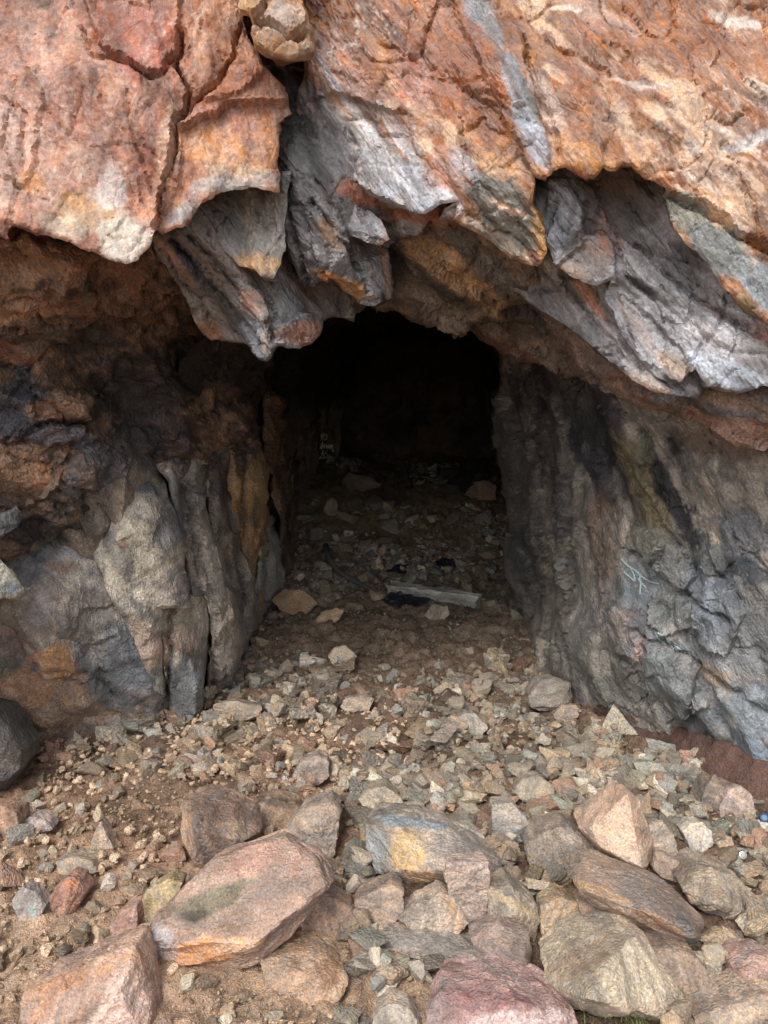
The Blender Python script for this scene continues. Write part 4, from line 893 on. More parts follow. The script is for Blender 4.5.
hero('rock', [(364, 820), (410, 817), (440, 826), (470, 842), (502, 858), (506, 872), (500, 884), (470, 886), (400, 887), (374, 876), (364, 850)], .14, (160, 146, 130),
     'long pale boulder with a yellow patch in the middle of the foreground', [(478, 868, .10), (400, 870, .08), (372, 826, .04), (440, 832, .02)], .18, [(408, 852, 16, 24, -15, (196, 158, 100), .9), (410, 822, 34, 6, 5, (134, 148, 156), .8), (376, 850, 12, 24, 0, (150, 152, 150), .8), (425, 876, 16, 10, 0, (176, 130, 76), .7), (470, 865, 30, 14, 10, (152, 124, 112), .6)], 5, 6)
hero('rock', [(446, 862), (466, 861), (490, 861), (491, 880), (488, 905), (482, 927), (464, 926), (448, 898), (444, 880)], .04, (176, 148, 132), 'upright pinkish stone plate standing in front of the long pale boulder', [], .09, [], 6)
hero('rock', [(397, 918), (420, 903), (440, 891), (456, 900), (469, 924), (455, 936), (430, 934), (410, 930)], .08, (174, 154, 136), 'small peaked tan stone wedged left of the upright pinkish plate', [(440, 905, .03)], .1, [(455, 915, 5, 24, -25, (184, 142, 92), .7)], 7)
hero('rock', [(579, 829), (604, 808), (628, 788), (640, 800), (650, 830), (656, 860), (646, 872), (624, 868), (598, 851)], .08, (196, 154, 120), 'biggest orange-tan block with a square face among the rubble on the right', [(642, 868, .10), (628, 792, .05), (600, 848, .06), (590, 828, .05)], .16, [(615, 830, 30, 30, 0, (204, 162, 128), .6), (650, 850, 6, 40, -15, (150, 120, 100), .7)], 8, 6, rough=.7)
hero('rock', [(648, 822), (664, 822), (674, 834), (678, 858), (664, 864), (652, 862)], .05, (142, 128, 112), 'grey-brown stone tucked behind the right edge of the orange-tan block', [], .1, [], 9)
hero('rock', [(544, 982), (562, 962), (586, 944), (610, 936), (629, 930), (646, 938), (664, 960), (684, 990), (702, 1016), (690, 1028), (630, 1016), (576, 1010), (552, 996)], .16, (176, 158, 130),
     'pale pyramid-shaped boulder at the bottom right', [(590, 1000, .16), (606, 968, .13), (628, 936, .06)], .2, [(590, 955, 40, 16, -30, (152, 128, 104), .8), (640, 975, 40, 30, 30, (192, 174, 144), .7)], 10, 6, rough=.8)
hero('rock', [(575, 878), (584, 868), (604, 868), (650, 884), (690, 904), (704, 920), (702, 948), (690, 952), (650, 936), (600, 912), (577, 900)], .12, (144, 116, 96),
     'long flat brown slab behind the pale pyramid-shaped boulder', [(585, 890, .08), (690, 928, .10), (640, 912, .09)], .16, [(600, 892, 40, 5, 22, (186, 146, 98), .8), (680, 935, 20, 14, 20, (136, 130, 124), .7), (660, 922, 30, 6, 30, (176, 126, 80), .6)], 11, 6)
hero('rock', [(424, 1020), (440, 990), (470, 984), (506, 984), (552, 996), (574, 1012), (580, 1030), (574, 1060), (430, 1060)], .14, (168, 122, 116), 'purplish pink boulder at the bottom edge beside the grass tuft', [(520, 1005, .04)], .15, [(480, 1000, 60, 12, 5, (140, 96, 92), .8), (520, 1022, 50, 12, -5, (204, 176, 168), .7)], 12, 6, yb=1.44)
hero('rock', [(362, 936), (385, 931), (425, 933), (470, 942), (497, 950), (498, 972), (490, 984), (460, 974), (420, 962), (380, 948)], .14, (150, 138, 126), 'thin flat grey-topped slab left of the purplish pink boulder', [(490, 960, .04)], .1, [(470, 968, 30, 10, 10, (182, 146, 116), .8), (430, 942, 60, 8, 5, (132, 124, 116), .7)], 13, 5)
hero('rock', [(468, 938), (500, 925), (528, 932), (532, 952), (530, 984), (505, 984), (480, 966)], .1, (138, 114, 102), 'reddish brown block behind the thin flat grey-topped slab', [(525, 955, .05)], .14, [(515, 970, 18, 12, 0, (160, 146, 130), .6)], 14, 5)
hero('rock', [(484, 886), (510, 884), (538, 905), (542, 922), (536, 945), (512, 934), (488, 920)], .08, (150, 134, 112), 'layered tan and grey block right of the upright pinkish plate', [(515, 915, .05)], .14, [(515, 905, 30, 5, 30, (184, 158, 116), .8), (500, 925, 16, 8, 10, (140, 142, 134), .7)], 15, 5)
hero('rock', [(180, 800), (200, 797), (226, 801), (252, 815), (262, 830), (244, 852), (218, 872), (196, 868), (184, 840)], .14, (134, 104, 84), 'flat-topped dark brown rock at left, behind the largest tilted slab', [(198, 832, .09), (246, 840, .08)], .16, [(215, 812, 40, 12, 10, (112, 88, 70), .8), (186, 830, 6, 30, 0, (168, 132, 96), .7)], 16, 6)
hero('rock', [(283, 835), (292, 818), (310, 806), (332, 801), (340, 812), (338, 840), (332, 866), (312, 862), (298, 848)], .1, (158, 138, 120), 'rounded grey-pink rock rising behind the top of the largest tilted slab', [(315, 825, .04)], .16, [], 17, 5)
hero('rock', [(254, 806), (266, 797), (294, 802), (302, 812), (296, 826), (276, 832), (258, 828)], .1, (150, 116, 84), 'brown stone with a dark top left of the rounded grey-pink rock', [], .12, [(275, 802, 26, 5, 10, (92, 76, 62), .8)], 18, 5)
hero('rock', [(137, 905), (150, 888), (170, 878), (182, 884), (178, 902), (160, 918), (140, 926)], .06, (168, 142, 88), 'mustard yellow stone at the upper left edge of the largest tilted slab', [], .08, [], 19, 5)
hero('rock', [(106, 928), (120, 912), (137, 904), (138, 924), (134, 938), (112, 942)], .06, (168, 112, 92), 'red-pink stone below left of the mustard yellow stone', [], .08, [], 20, 4)
hero('rock', [(43, 906), (54, 886), (66, 876), (80, 880), (86, 893), (76, 908), (60, 916)], .06, (160, 100, 76), 'rusty red angular stone on the sandy ground at far left', [(70, 894, .03)], .08, [(70, 888, 10, 8, 0, (176, 110, 66), .8)], 21, 5)
hero('rock', [(-70, 690), (-8, 708), (8, 726), (22, 752), (20, 768), (8, 778), (-70, 800)], .12, (62, 64, 66), 'smooth black boulder at the left edge by the foot of the wall', [(0, 745, .06)], .2, [], 22, 6, cat='boulder', rough=.5)
hero('rock', [(491, 804), (512, 803), (524, 815), (534, 832), (524, 843), (492, 843)], .05, (140, 142, 138), 'blue-grey angular stone behind the right end of the long pale boulder', [], .1, [(500, 815, 10, 12, 0, (166, 150, 132), .5)], 23, 5, rough=.7)
hero('rock', [(683, 832), (690, 823), (702, 822), (713, 832), (713, 845), (703, 853), (690, 848)], .04, (190, 182, 166), 'small whitish rounded stone right of the orange-tan block', [], .07, [], 24, 5)
hero('rock', [(719, 806), (730, 790), (742, 787), (753, 796), (757, 816), (752, 827), (732, 822), (720, 818)], .07, (176, 146, 128), 'pinkish rounded rock near the right edge, in front of the wall foot', [], .12, [], 25, 5)
hero('rock', [(529, 696), (540, 681), (556, 678), (571, 683), (572, 700), (566, 712), (545, 712), (530, 708)], .08, (144, 132, 118), 'big square grey block at the foot of the right wall by the tunnel mouth', [(562, 704, .06)], .2, [], 26, 5)
hero('rock', [(553, 716), (562, 704), (578, 706), (580, 716), (570, 724), (556, 722)], .03, (162, 138, 112), 'tan stone in front of the big square grey block', [], .08, [], 27, 4)
hero('rock', [(358, 800), (368, 789), (386, 787), (400, 798), (406, 810), (396, 818), (368, 818)], .07, (164, 144, 118), 'rounded tan stone just behind the left end of the long pale boulder', [], .12, [], 28, 5)
hero('rock', [(327, 656), (334, 647), (346, 645), (357, 656), (351, 666), (334, 667)], .05, (178, 152, 124), 'pale tan five-sided stone alone on the bare dirt of the tunnel mouth', [], .09, [], 29, 4)
hero('rock', [(455, 720), (466, 712), (476, 714), (489, 728), (482, 736), (464, 736)], .05, (170, 158, 142), 'smooth light grey rounded stone in the centre of the rubble', [], .09, [], 30, 4, rough=.6)
hero('rock', [(339, 708), (345, 698), (362, 696), (374, 699), (370, 710), (348, 712)], .05, (170, 146, 118), 'tan wedge-shaped stone on the dirt left of centre', [], .09, [], 31, 4)
hero('rock', [(292, 778), (300, 762), (316, 754), (328, 760), (330, 776), (318, 786), (300, 786)], .06, (164, 142, 124), 'round grey-tan stone on top of the pile left of centre', [], .12, [], 32, 5)
hero('rock', [(633, 763), (648, 761), (662, 764), (672, 780), (656, 784), (642, 778)], .05, (142, 146, 130), 'flat diamond-shaped grey-green stone near the foot of the right wall', [], .05, [], 33, 4, rough=.5)
hero('rock', [(699, 806), (706, 786), (714, 775), (724, 786), (732, 800), (722, 812), (706, 812)], .07, (112, 98, 82), 'dark brown pointed stone against the foot of the right wall', [], .1, [], 34, 5)
hero('rock', [(258, 962), (284, 952), (312, 950), (332, 962), (347, 982), (340, 1000), (312, 1006), (280, 996), (262, 980)], .12, (172, 130, 92), 'tan rock half buried in gravel below the largest tilted slab', [(315, 975, .03)], .12, [(330, 975, 14, 16, 0, (150, 106, 70), .7)], 35, 5)
hero('rock', [(694, 1018), (730, 1004), (768, 994), (830, 1000), (830, 1070), (700, 1070)], .1, (164, 136, 112), 'tan rock cut off by the bottom right corner of the picture', [], .14, [(760, 1012, 40, 8, -10, (196, 168, 136), .7)], 36, 5, yb=1.45)
hero('rock', [(729, 962), (748, 956), (768, 954), (800, 966), (798, 990), (760, 998), (742, 992), (734, 978)], .06, (172, 126, 112), 'pink angular stone at the right edge above the bottom corner rock', [(745, 974, .04)], .1, [], 37, 5)
hero('rock', [(684, 890), (694, 876), (712, 868), (740, 878), (760, 900), (764, 918), (740, 924), (706, 914), (690, 902)], .1, (140, 122, 102), 'wide grey-brown boulder with a flat sandy top at far right', [(720, 905, .06)], .18, [(720, 880, 40, 8, 10, (160, 142, 116), .7)], 38, 6)
hero('rock', [(524, 848), (544, 832), (572, 826), (592, 838), (606, 858), (596, 876), (568, 884), (540, 876), (528, 862)], .12, (134, 118, 102), 'round-topped grey-brown boulder left of the orange-tan block', [(560, 850, .03)], .18, [(575, 838, 10, 8, 30, (184, 166, 146), .7)], 39, 6)
hero('rock', [(577, 903), (592, 898), (615, 906), (626, 922), (620, 936), (596, 938), (580, 926)], .04, (152, 112, 92), 'reddish stone under the front edge of the long flat brown slab', [], .1, [], 40, 4, dy=-.02)
hero('rock', [(512, 792), (524, 778), (540, 776), (556, 790), (556, 802), (538, 804), (520, 800)], .06, (154, 142, 118), 'pale green-grey wedge stone above the blue-grey angular stone', [], .1, [], 41, 4)
hero('rock', [(-30, 806), (0, 806), (16, 811), (19, 824), (16, 836), (-30, 842)], .05, (150, 106, 74), 'rust brown rounded rock at the left edge below the black boulder', [], .1, [], 42, 5)
hero('rock', [(20, 822), (30, 816), (44, 820), (52, 830), (38, 834), (22, 833)], .04, (168, 150, 148), 'pale mauve stone beside the rust brown rock at the left edge', [], .08, [], 43, 4)
hero('rock', [(465, 494), (474, 482), (486, 480), (496, 485), (497, 499), (476, 501)], .1, (150, 100, 66), 'rust-coloured boulder deep in the tunnel against the right side', [], .2, [], 44, 4)
hero('rock', [(322, 512), (326, 500), (332, 496), (338, 502), (339, 512), (332, 516)], .05, (160, 140, 112), 'small upright tan stone inside the tunnel at the foot of its left side', [], .15, [], 45, 3)
hero('rock', [(314, 622), (322, 611), (336, 607), (345, 610), (338, 620), (324, 626)], .06, (176, 142, 96), 'yellow-tan stone left of the black cloth in the tunnel mouth', [], .1, [], 46, 4)
hero('rock', [(424, 616), (432, 604), (448, 606), (450, 614), (444, 620), (430, 620)], .05, (156, 140, 120), 'tan stone propped against the front of the weathered plank', [], .08, [], 47, 4)
hero('rock', [(340, 480), (350, 472), (372, 476), (384, 486), (366, 492), (346, 490)], .1, (132, 108, 80), 'flat tan stone deep inside the tunnel near the left side', [], .2, [], 48, 3)
hero('rock', [(270, 600), (284, 588), (304, 590), (318, 604), (306, 616), (284, 616)], .1, (168, 124, 74), 'crumbling orange stone at the foot of the left wall in the tunnel mouth', [], .12, [], 49, 4)
hero('rock', [(100, 820), (108, 838), (114, 850), (88, 852), (94, 832)], .03, (170, 144, 118), 'small pointed tan stone standing on bare earth at left', [], .06, [], 50, 4)
hero('rock', [(54, 862), (74, 856), (92, 862), (100, 872), (80, 878), (58, 874)], .05, (152, 132, 108), 'flat grey-tan stone above the rusty red angular stone', [], .08, [], 51, 4)
hero('rock', [(10, 900), (22, 886), (36, 892), (46, 906), (36, 924), (18, 922)], .05, (132, 122, 120), 'grey stone with a turquoise stain at far left', [], .06, [(32, 910, 5, 6, 0, (130, 166, 160), .6)], 52, 4)
hero('rock', [(640, 960), (668, 948), (700, 958), (716, 990), (700, 1004), (672, 984)], .08, (128, 104, 86), 'shadowed brown rock right of the pale pyramid-shaped boulder', [], .12, [], 53, 5)
hero('rock', [(656, 850), (676, 860), (700, 872), (690, 886), (664, 880), (652, 868)], .06, (146, 120, 100), 'brown stone between the orange-tan block and the wide grey-brown boulder', [], .1, [], 54, 4)
hero('rock', [(212, 705), (228, 700), (262, 706), (262, 716), (240, 722), (214, 716)], .04, (160, 138, 114), 'long low tan stone at the foot of the left wall ribs', [], .1, [], 55, 4)
hero('rock', [(372, 1018), (388, 1004), (408, 1006), (424, 1030), (410, 1050), (372, 1050)], .06, (166, 152, 134), 'pale stone at the bottom edge left of the purplish pink boulder', [], .08, [], 56, 4, yb=1.5)
hero('rock', [(378, 898), (392, 884), (404, 892), (402, 918), (386, 926), (356, 918), (354, 900)], .06, (150, 124, 104), 'brown stone below the left end of the long pale boulder', [], .1, [], 57, 5)
hero('rock', [(540, 908), (560, 896), (578, 904), (582, 934), (560, 946), (542, 938)], .06, (164, 132, 92), 'ochre stone between the layered tan block and the reddish stone', [], .1, [], 58, 5)
hero('rock', [(290, 900), (318, 890), (352, 908), (362, 934), (330, 940), (300, 930)], .08, (160, 122, 94), 'rust-tan rock half buried right of the largest tilted slab', [], .1, [], 59, 5)

# ---- many smaller stones: a coarse height field lets later ones lie on earlier ones
VAR = []
for k in range(26):
    rr = np.random.default_rng(900 + k)
    pts = np.array([(a, b, c) for a in (-1, 1) for b in (-1, 1) for c in (-1, 1)], float) * .78
    pts = pts + rr.uniform(-.34, .34, pts.shape)
    pts[:, 0] += pts[:, 1] * rr.uniform(-.5, .5); pts[:, 1] += pts[:, 2] * rr.uniform(-.3, .3)
    pts[rr.integers(0, 8)] *= .35; pts[rr.integers(0, 8)] *= rr.uniform(.4, 1)
    pts *= np.array([1, rr.uniform(.6, .95), rr.uniform(.38, .75)])
    V, Fc, q2 = hull_rock(pts, 5 if k < 8 else 4, 200, 40 + k, .55)
    col = np.clip(.80 * np.ones((len(V), 3)) * (1 + .22 * fbm(q2 * 1.6, 4, k) + .15 * fbm(q2 * 5, 3, k + 3))[:, None], 0, 1)
    V = V - V.mean(0)
    VAR.append((V, Fc, col))

GX0, GX1, GY0, GY1, GS = -3.0, 3.0, 1.0, 9.2, .012
gxn, gyn = int((GX1 - GX0) / GS), int((GY1 - GY0) / GS)
HX, HY = np.meshgrid(GX0 + (np.arange(gxn) + .5) * GS, GY0 + (np.arange(gyn) + .5) * GS, indexing='ij')
HM = gz(HX, HY)
def stamp(o):
    V = np.array([v.co[:] for v in o.data.vertices]) + np.array(o.location[:])
    i = ((V[:, 0] - GX0) / GS).astype(int); j = ((V[:, 1] - GY0) / GS).astype(int)
    m = (i >= 0) & (i < gxn) & (j >= 0) & (j < gyn)
    np.maximum.at(HM, (i[m], j[m]), V[m, 2])
for o in [o for o in C.objects if o.get('category') in ('rock', 'boulder')]: stamp(o)
HB = (HM > gz(HX, HY) + .015).astype(float)
for _ in range(1): HB = np.maximum.reduce([HB, np.roll(HB, 1, 0), np.roll(HB, -1, 0), np.roll(HB, 1, 1), np.roll(HB, -1, 1)])

def xleft(y): return np.interp(y, [1.5, 2.9, 3.13, 3.55, 4.4, 5.2, 7, 9], [-2.3, -1.62, -1.05, -.80, -.72, -.68, -.7, -.6])
def xright(y): return np.interp(y, [1.5, 2.58, 3.03, 3.43, 4.78, 6, 9], [2.2, 1.28, .98, .84, .80, 1.1, 1.2])

def density(x, y):
    """how stony the floor is"""
    q = np.array([[x, y, 0.]])
    n = fbm(q * 2.0, 3, 333)[0]
    d = .34 + .75 * n
    d += .75 * float(sstep(-.2, .7, x)) * float(sstep(3.6, 2.8, y))
    d += .35 * float(sstep(4.0, 3.4, y)) * float(sstep(2.3, 2.8, y))
    if y < 2.75 and x < -.25: d -= .62 * float(sstep(-.2, -.5, x))
    if y < 2.0 and x < .1: d -= .3
    d -= .9 * math.exp(-(((x + .78) / .28) ** 2 + ((y - 2.45) / .18) ** 2))
    d -= .7 * math.exp(-(((x - .02) / .5) ** 2 + ((y - 4.1) / .35) ** 2))
    d -= .5 * math.exp(-(((x - .25) / .3) ** 2 + ((y - 2.62) / .12) ** 2))
    d -= .2 * float(sstep(3.6, 4.2, y))
    d += .6 * math.exp(-(((x + .3) / .5) ** 2 + ((y - 5.6) / .5) ** 2))
    d -= .8 * math.exp(-(((x - .2) / .8) ** 2 + ((y - 6.8) / .5) ** 2))
    return d
stones = []
rr = np.random.default_rng(4242)
def try_place(r, want):
    for _ in range(60):
        y = 1.35 + (rr.random() ** 1.25) * 7.6 if want != 'far' else rr.uniform(4, 9)
        xl, xr = xleft(y), xright(y)
        x = rr.uniform(xl + .02, xr - .02)
        if rr.random() < density(x, y): break
    else: return
    i, j = int((x - GX0) / GS), int((y - GY0) / GS); k = max(1, int(r * .8 / GS))
    sl = (slice(max(0, i - k), i + k + 1), slice(max(0, j - k), j + k + 1))
    patch = HM[sl]
    if patch.size == 0: return
    base = float(gz(np.array([x]), np.array([y]))[0])
    if HB[sl].mean() > ((.30 if r > .03 else .5) + (.4 if y < 2.6 and x > -.1 else 0)): return           # not on top of the boulders
    near = y < 2.6 and x > -.1
    if patch.max() - patch.min() > r * 2.2 and rr.random() < .8 and not (near and r > .02): return
    z = min(float(np.percentile(patch, 30)), base + .09) + r * rr.uniform(-.12, .2)
    v = int(rr.integers(0, 16 if r > .03 else 26))
    rot = (rr.normal(0, .3), rr.normal(0, .3), rr.uniform(0, 6.28))
    if rr.random() < .12: rot = (rr.normal(0, .9), rr.normal(0, .9), rot[2])
    s = (r * rr.uniform(.9, 1.25), r * rr.uniform(.8, 1.15), r * rr.uniform(.8, 1.15))
    dd = np.hypot(HX[sl] - x, HY[sl] - y); hh = z + .5 * r * np.sqrt(np.clip(1 - (dd / r) ** 2, 0, 1))
    HM[sl] = np.where(dd < r, np.maximum(patch, hh), patch)
    dep = math.hypot(y, CAMZ)
    return dict(x=x, y=y, z=z, r=r, v=v, rot=rot, s=s, app=r / dep)
SIZES = list(np.sort(np.concatenate([rr.uniform(.05, .085, 260), rr.uniform(.03, .05, 540), rr.uniform(.018, .03, 800), rr.uniform(.007, .018, 5200)]))[::-1])
for r in SIZES:
    s = try_place(r, '')
    if s: stones.append(s)
free = np.argwhere((HB < .5) & (HX > -.12) & (HX < 1.25) & (HY > 1.5) & (HY < 2.75))
for r in sorted(rr.uniform(.02, .046, 520), reverse=True):
    i, j = free[rr.integers(0, len(free))]
    k = max(1, int(r * .8 / GS)); sl = (slice(max(0, i - k), i + k + 1), slice(max(0, j - k), j + k + 1)); patch = HM[sl]
    x, y = float(HX[i, j]), float(HY[i, j]); base = float(gz(np.array([x]), np.array([y]))[0])
    if x > xright(y) or HM[i, j] - base > .055: continue
    z = min(float(np.percentile(patch, 25)), base + .05) + r * rr.uniform(0, .25)
    dd = np.hypot(HX[sl] - x, HY[sl] - y)
    HM[sl] = np.where(dd < r, np.maximum(patch, z + .5 * r), patch)
    stones.append(dict(x=x, y=y, z=z, r=r, v=int(rr.integers(0, 16)), rot=(rr.normal(0, .35), rr.normal(0, .35), rr.uniform(0, 6.28)), s=(r * 1.1, r, r * rr.uniform(.8, 1.2)), app=r / math.hypot(y, CAMZ)))
freel = np.argwhere((HB < .5) & (HX > -1.5) & (HX < -.1) & (HY > 1.5) & (HY < 2.85))
for r in sorted(np.concatenate([rr.uniform(.022, .042, 46), rr.uniform(.011, .024, 300)]), reverse=True):
    i, j = freel[rr.integers(0, len(freel))]
    x, y = float(HX[i, j]), float(HY[i, j]); base = float(gz(np.array([x]), np.array([y]))[0])
    if HM[i, j] - base > .03 or math.hypot((x + .72) / .25, (y - 2.42) / .16) < 1: continue
    z = base + r * rr.uniform(.1, .4) + .006
    stones.append(dict(x=x, y=y, z=z, r=r, v=int(rr.integers(0, 16)), rot=(rr.normal(0, .4), rr.normal(0, .4), rr.uniform(0, 6.28)), s=(r * 1.1, r, r), app=r / math.hypot(y, CAMZ)))
def vis(s):
    u, v = proj(np.array([[s['x'], s['y'], s['z']]]))
    return -15 < u[0] < 783 and 0 < v[0] < 1035
stones_v = [s for s in stones if vis(s)]
stones_o = [s for s in stones if not vis(s)]
stones_v.sort(key=lambda s: -s['app'])
indiv, rest = stones_v[:238], stones_v[238:] + stones_o
PALS = [((168, 154, 132), 'pale tan'), ((136, 124, 108), 'grey-brown'), ((136, 116, 92), 'brown'), ((164, 140, 110), 'tan'), ((142, 138, 126), 'grey'), ((152, 116, 92), 'reddish'), ((190, 178, 158), 'off-white')]
def stone_colour(s, rnd):
    w = [2.4, 3, 2, 2.2, 2, .9, .7]
    if s['x'] < -.35 and s['y'] < 2.9: w = [2, 1.5, 2.6, 2.6, .6, 3, .5]
    if s['y'] > 4.2: w = [1, 3, 2, 1.5, 2.5, .4, .3]
    k = rnd.choices(range(7), w)[0]
    c = lin(PALS[k][0]) * rnd.uniform(.68, 1.3)
    return k, np.clip(c * np.array([rnd.uniform(.96, 1.06), 1, rnd.uniform(.92, 1.04)]), 0, 1)
rnd = random.Random(5)
meshes = {}
def zone(s):
    x, y = s['x'], s['y']
    if y > 4.1: return 'on the dim tunnel floor'
    if x < -.25 and y < 2.8: return 'on the orange earth of the left foreground'
    if x > .45 and y < 3.1: return 'in the rubble heap of the right foreground'
    if y < 2.5: return 'among the boulders of the middle foreground'
    return 'in the band of rubble across the tunnel mouth'
for s in indiv:
    v = s['v']
    k, c = stone_colour(s, rnd)
    if v not in meshes:
        V, Fc, col = VAR[v]
        o = build('stone', V, Fc, M_S, col, crease=24); meshes[v] = o.data; C.objects.unlink(o); bpy.data.objects.remove(o)
    o = bpy.data.objects.new('stone', meshes[v]); C.objects.link(o)
    o.location = (s['x'], s['y'], s['z']); o.rotation_euler = s['rot']; o.scale = s['s']
    o.color = (*(c / .8), 1)
    cn = PALS[k][1]
    z = zone(s)
    big = 'fist-sized' if s['r'] > .042 else 'small'
    tag(o, f'{big} {cn} angular stone {z}', 'stone', f'{big} {cn} stones {z}')
# the rest as one layer of rubble, and finer gravel
def scatter_mesh(name, items, sub, mat, label):
    lib = {}
    Vs, Fs, Cs = [], [], []; off = 0
    for s in items:
        v = s['v']
        if v not in lib:
            D, Fc = ICO[sub]
            rr2 = np.random.default_rng(70 + v)
            pn = np.concatenate([np.eye(3), -np.eye(3), rr2.normal(size=(3, 3))]) + rr2.normal(0, .28, (9, 3)); pn /= np.linalg.norm(pn, axis=1, keepdims=True)
            inv = np.maximum(D @ pn.T / np.concatenate([rr2.uniform(.55, .9, 6), rr2.uniform(.75, 1, 3)]), .25)
            lib[v] = (D / ((inv ** 40).sum(1) ** (1 / 40))[:, None] * np.array([1, .85, .7]), Fc)
        V, Fc = lib[v]
        a, b, g = s['rot']
        ca, sa, cb, sb, cg, sg = math.cos(a), math.sin(a), math.cos(b), math.sin(b), math.cos(g), math.sin(g)
        M = np.array([[cg, -sg, 0], [sg, cg, 0], [0, 0, 1]]) @ np.array([[cb, 0, sb], [0, 1, 0], [-sb, 0, cb]]) @ np.array([[1, 0, 0], [0, ca, -sa], [0, sa, ca]])
        Vs.append((V * np.array(s['s'])) @ M.T + np.array([s['x'], s['y'], s['z']]))
        Fs.append(Fc + off); off += len(V)
        _, c = stone_colour(s, rnd)
        if s['r'] < .02 and s['y'] < 3.2: c = lin((198, 166, 130)) * rnd.uniform(.7, 1.4) if s['x'] < .1 else c * 1.15
        Cs.append(np.tile(c * s.get('k', 1), (len(V), 1)))
    o = build(name, np.concatenate(Vs), np.concatenate(Fs), mat, np.concatenate(Cs), crease=24)
    tag(o, label, 'rubble', kind='stuff'); return o
big = [s for s in rest if s['r'] > .02]; small = [s for s in rest if s['r'] <= .02]
scatter_mesh('rubble', big, 3, M_R, 'loose grey-brown rubble between the larger rocks on the mine floor')
grav = []
n = 0
while n < 30000:
    y = 1.3 + rr.random() ** 1.7 * 4.6; xl, xr = xleft(y), xright(y); x = rr.uniform(xl, xr)
    w = .35 + .5 * float(x < .15 + .2 * math.sin(y * 9)) * float(y < 2.9) + (.5 if y < 1.95 else 0)
    n += 1
    if rr.random() > w: continue
    r = .0028 + .0085 * rr.random() ** 2.4
    i, j = int((x - GX0) / GS), int((y - GY0) / GS)
    base = float(HM[i, j]) 
    grav.append([x, y, r, i, j])
G = np.array(grav)
gzv = gz(G[:, 0], G[:, 1])
items = []
for (x, y, r, i, j), g0 in zip(grav, gzv):
    if HM[i, j] - g0 > .03 or HB[i, j]: continue
    items.append(dict(x=x, y=y, z=g0 + r * .4 + .006, r=r, k=.72, v=int(rr.integers(0, 12)), rot=(rr.uniform(0, 6), rr.uniform(0, 6), 0), s=(r, r, r * .8)))
scatter_mesh('gravel', small + items, 2, M_G, 'fine tan gravel and chips covering the earth between the rocks')
# ------------------------------------------------------------ made things left in the mine
M_WOOD = rock_mat('weathered_wood', 6, 9, .9, .85, 60, .3, speck=.15, lam=.5, spec=.15)
M_PLAS = plain_mat('black_plastic', (38, 40, 48), .45, 0, .5, 50, .4)
M_PAINT = plain_mat('cream_paint', (236, 236, 196), .7)
M_CHALK = plain_mat('pale_spray_paint', (158, 176, 176), .9)
M_STEEL = plain_mat('bright_tin', (200, 200, 200), .3, .9)
M_BLUE = plain_mat('blue_tin', (34, 66, 120), .6, .0)
M_WHITE = plain_mat('white_paper', (170, 170, 166), .8)

def board(name, p0, p1, w, t, mat, label, cat, seed=1, n=34):
    p0, p1 = np.array(p0), np.array(p1); ax = p1 - p0; L = np.linalg.norm(ax); ax /= L
    side = np.cross(ax, [0, 0, 1]); side /= np.linalg.norm(side); up = np.cross(side, ax)
    prof = [(-1, -1), (-.5, -1.05), (0, -1), (.5, -1.05), (1, -1), (1.04, 0), (1, 1), (.6, 1.06), (.2, .92), (-.2, 1.08), (-.6, .96), (-1, 1), (-1.03, 0)]
    V = []
    for k in range(n + 1):
        s = k / n
        for (a, b) in prof: V.append(p0 + ax * (L * s) + side * (a * w / 2) + up * (b * t / 2))
    V = np.array(V); m = len(prof)
    s = np.repeat(np.linspace(0, 1, n + 1), m)
    q = np.stack([s * L * 5, (V @ side) * 30, (V @ up) * 30], -1)
    V = V + (side[None] * (fbm(q, 4, seed) * w * .16)[:, None]) + up[None] * (fbm(q + 9, 4, seed) * t * .22)[:, None]
    endw = ((s < .03) | (s > .97))
    V = V + ax[None] * (endw * fbm(q * 3, 3, seed + 4) * .03)[:, None]
    F = []
    for k in range(n):
        for a in range(m):
            b = (a + 1) % m; F.append((k * m + a, k * m + b, (k + 1) * m + b, (k + 1) * m + a))
    F.append(tuple(range(m))[::-1]); F.append(tuple(n * m + a for a in range(m)))
    o = build(name, V - p0, F, mat, lin((180, 176, 162))[None] * (1 + .45 * fbm(q * np.array([.6, 2, 2]), 4, seed + 8))[:, None], smooth=False); o.location = p0
    tag(o, label, cat); return o
def G3(px, py, h): 
    x, y, z = ghit(px, py); return (x, y, z + h)
board('wooden_plank', G3(390, 594, .04), G3(479, 606, .04), .10, .07, M_WOOD, 'weathered grey wooden plank lying across the tunnel floor', 'plank', 3)
board('wooden_beam', G3(446, 478, .06), G3(484, 484, .05), .14, .09, plain_mat('dark_wood', (70, 66, 60), .9, 0, .8, 60, .3), 'dark timber beam lying in the gloom at the back of the tunnel', 'beam', 5)
board('wooden_beam', G3(452, 494, .05), G3(478, 478, .14), .12, .08, bpy.data.materials['dark_wood'], 'dark timber propped at an angle in front of the other beam deep in the tunnel', 'beam', 6)

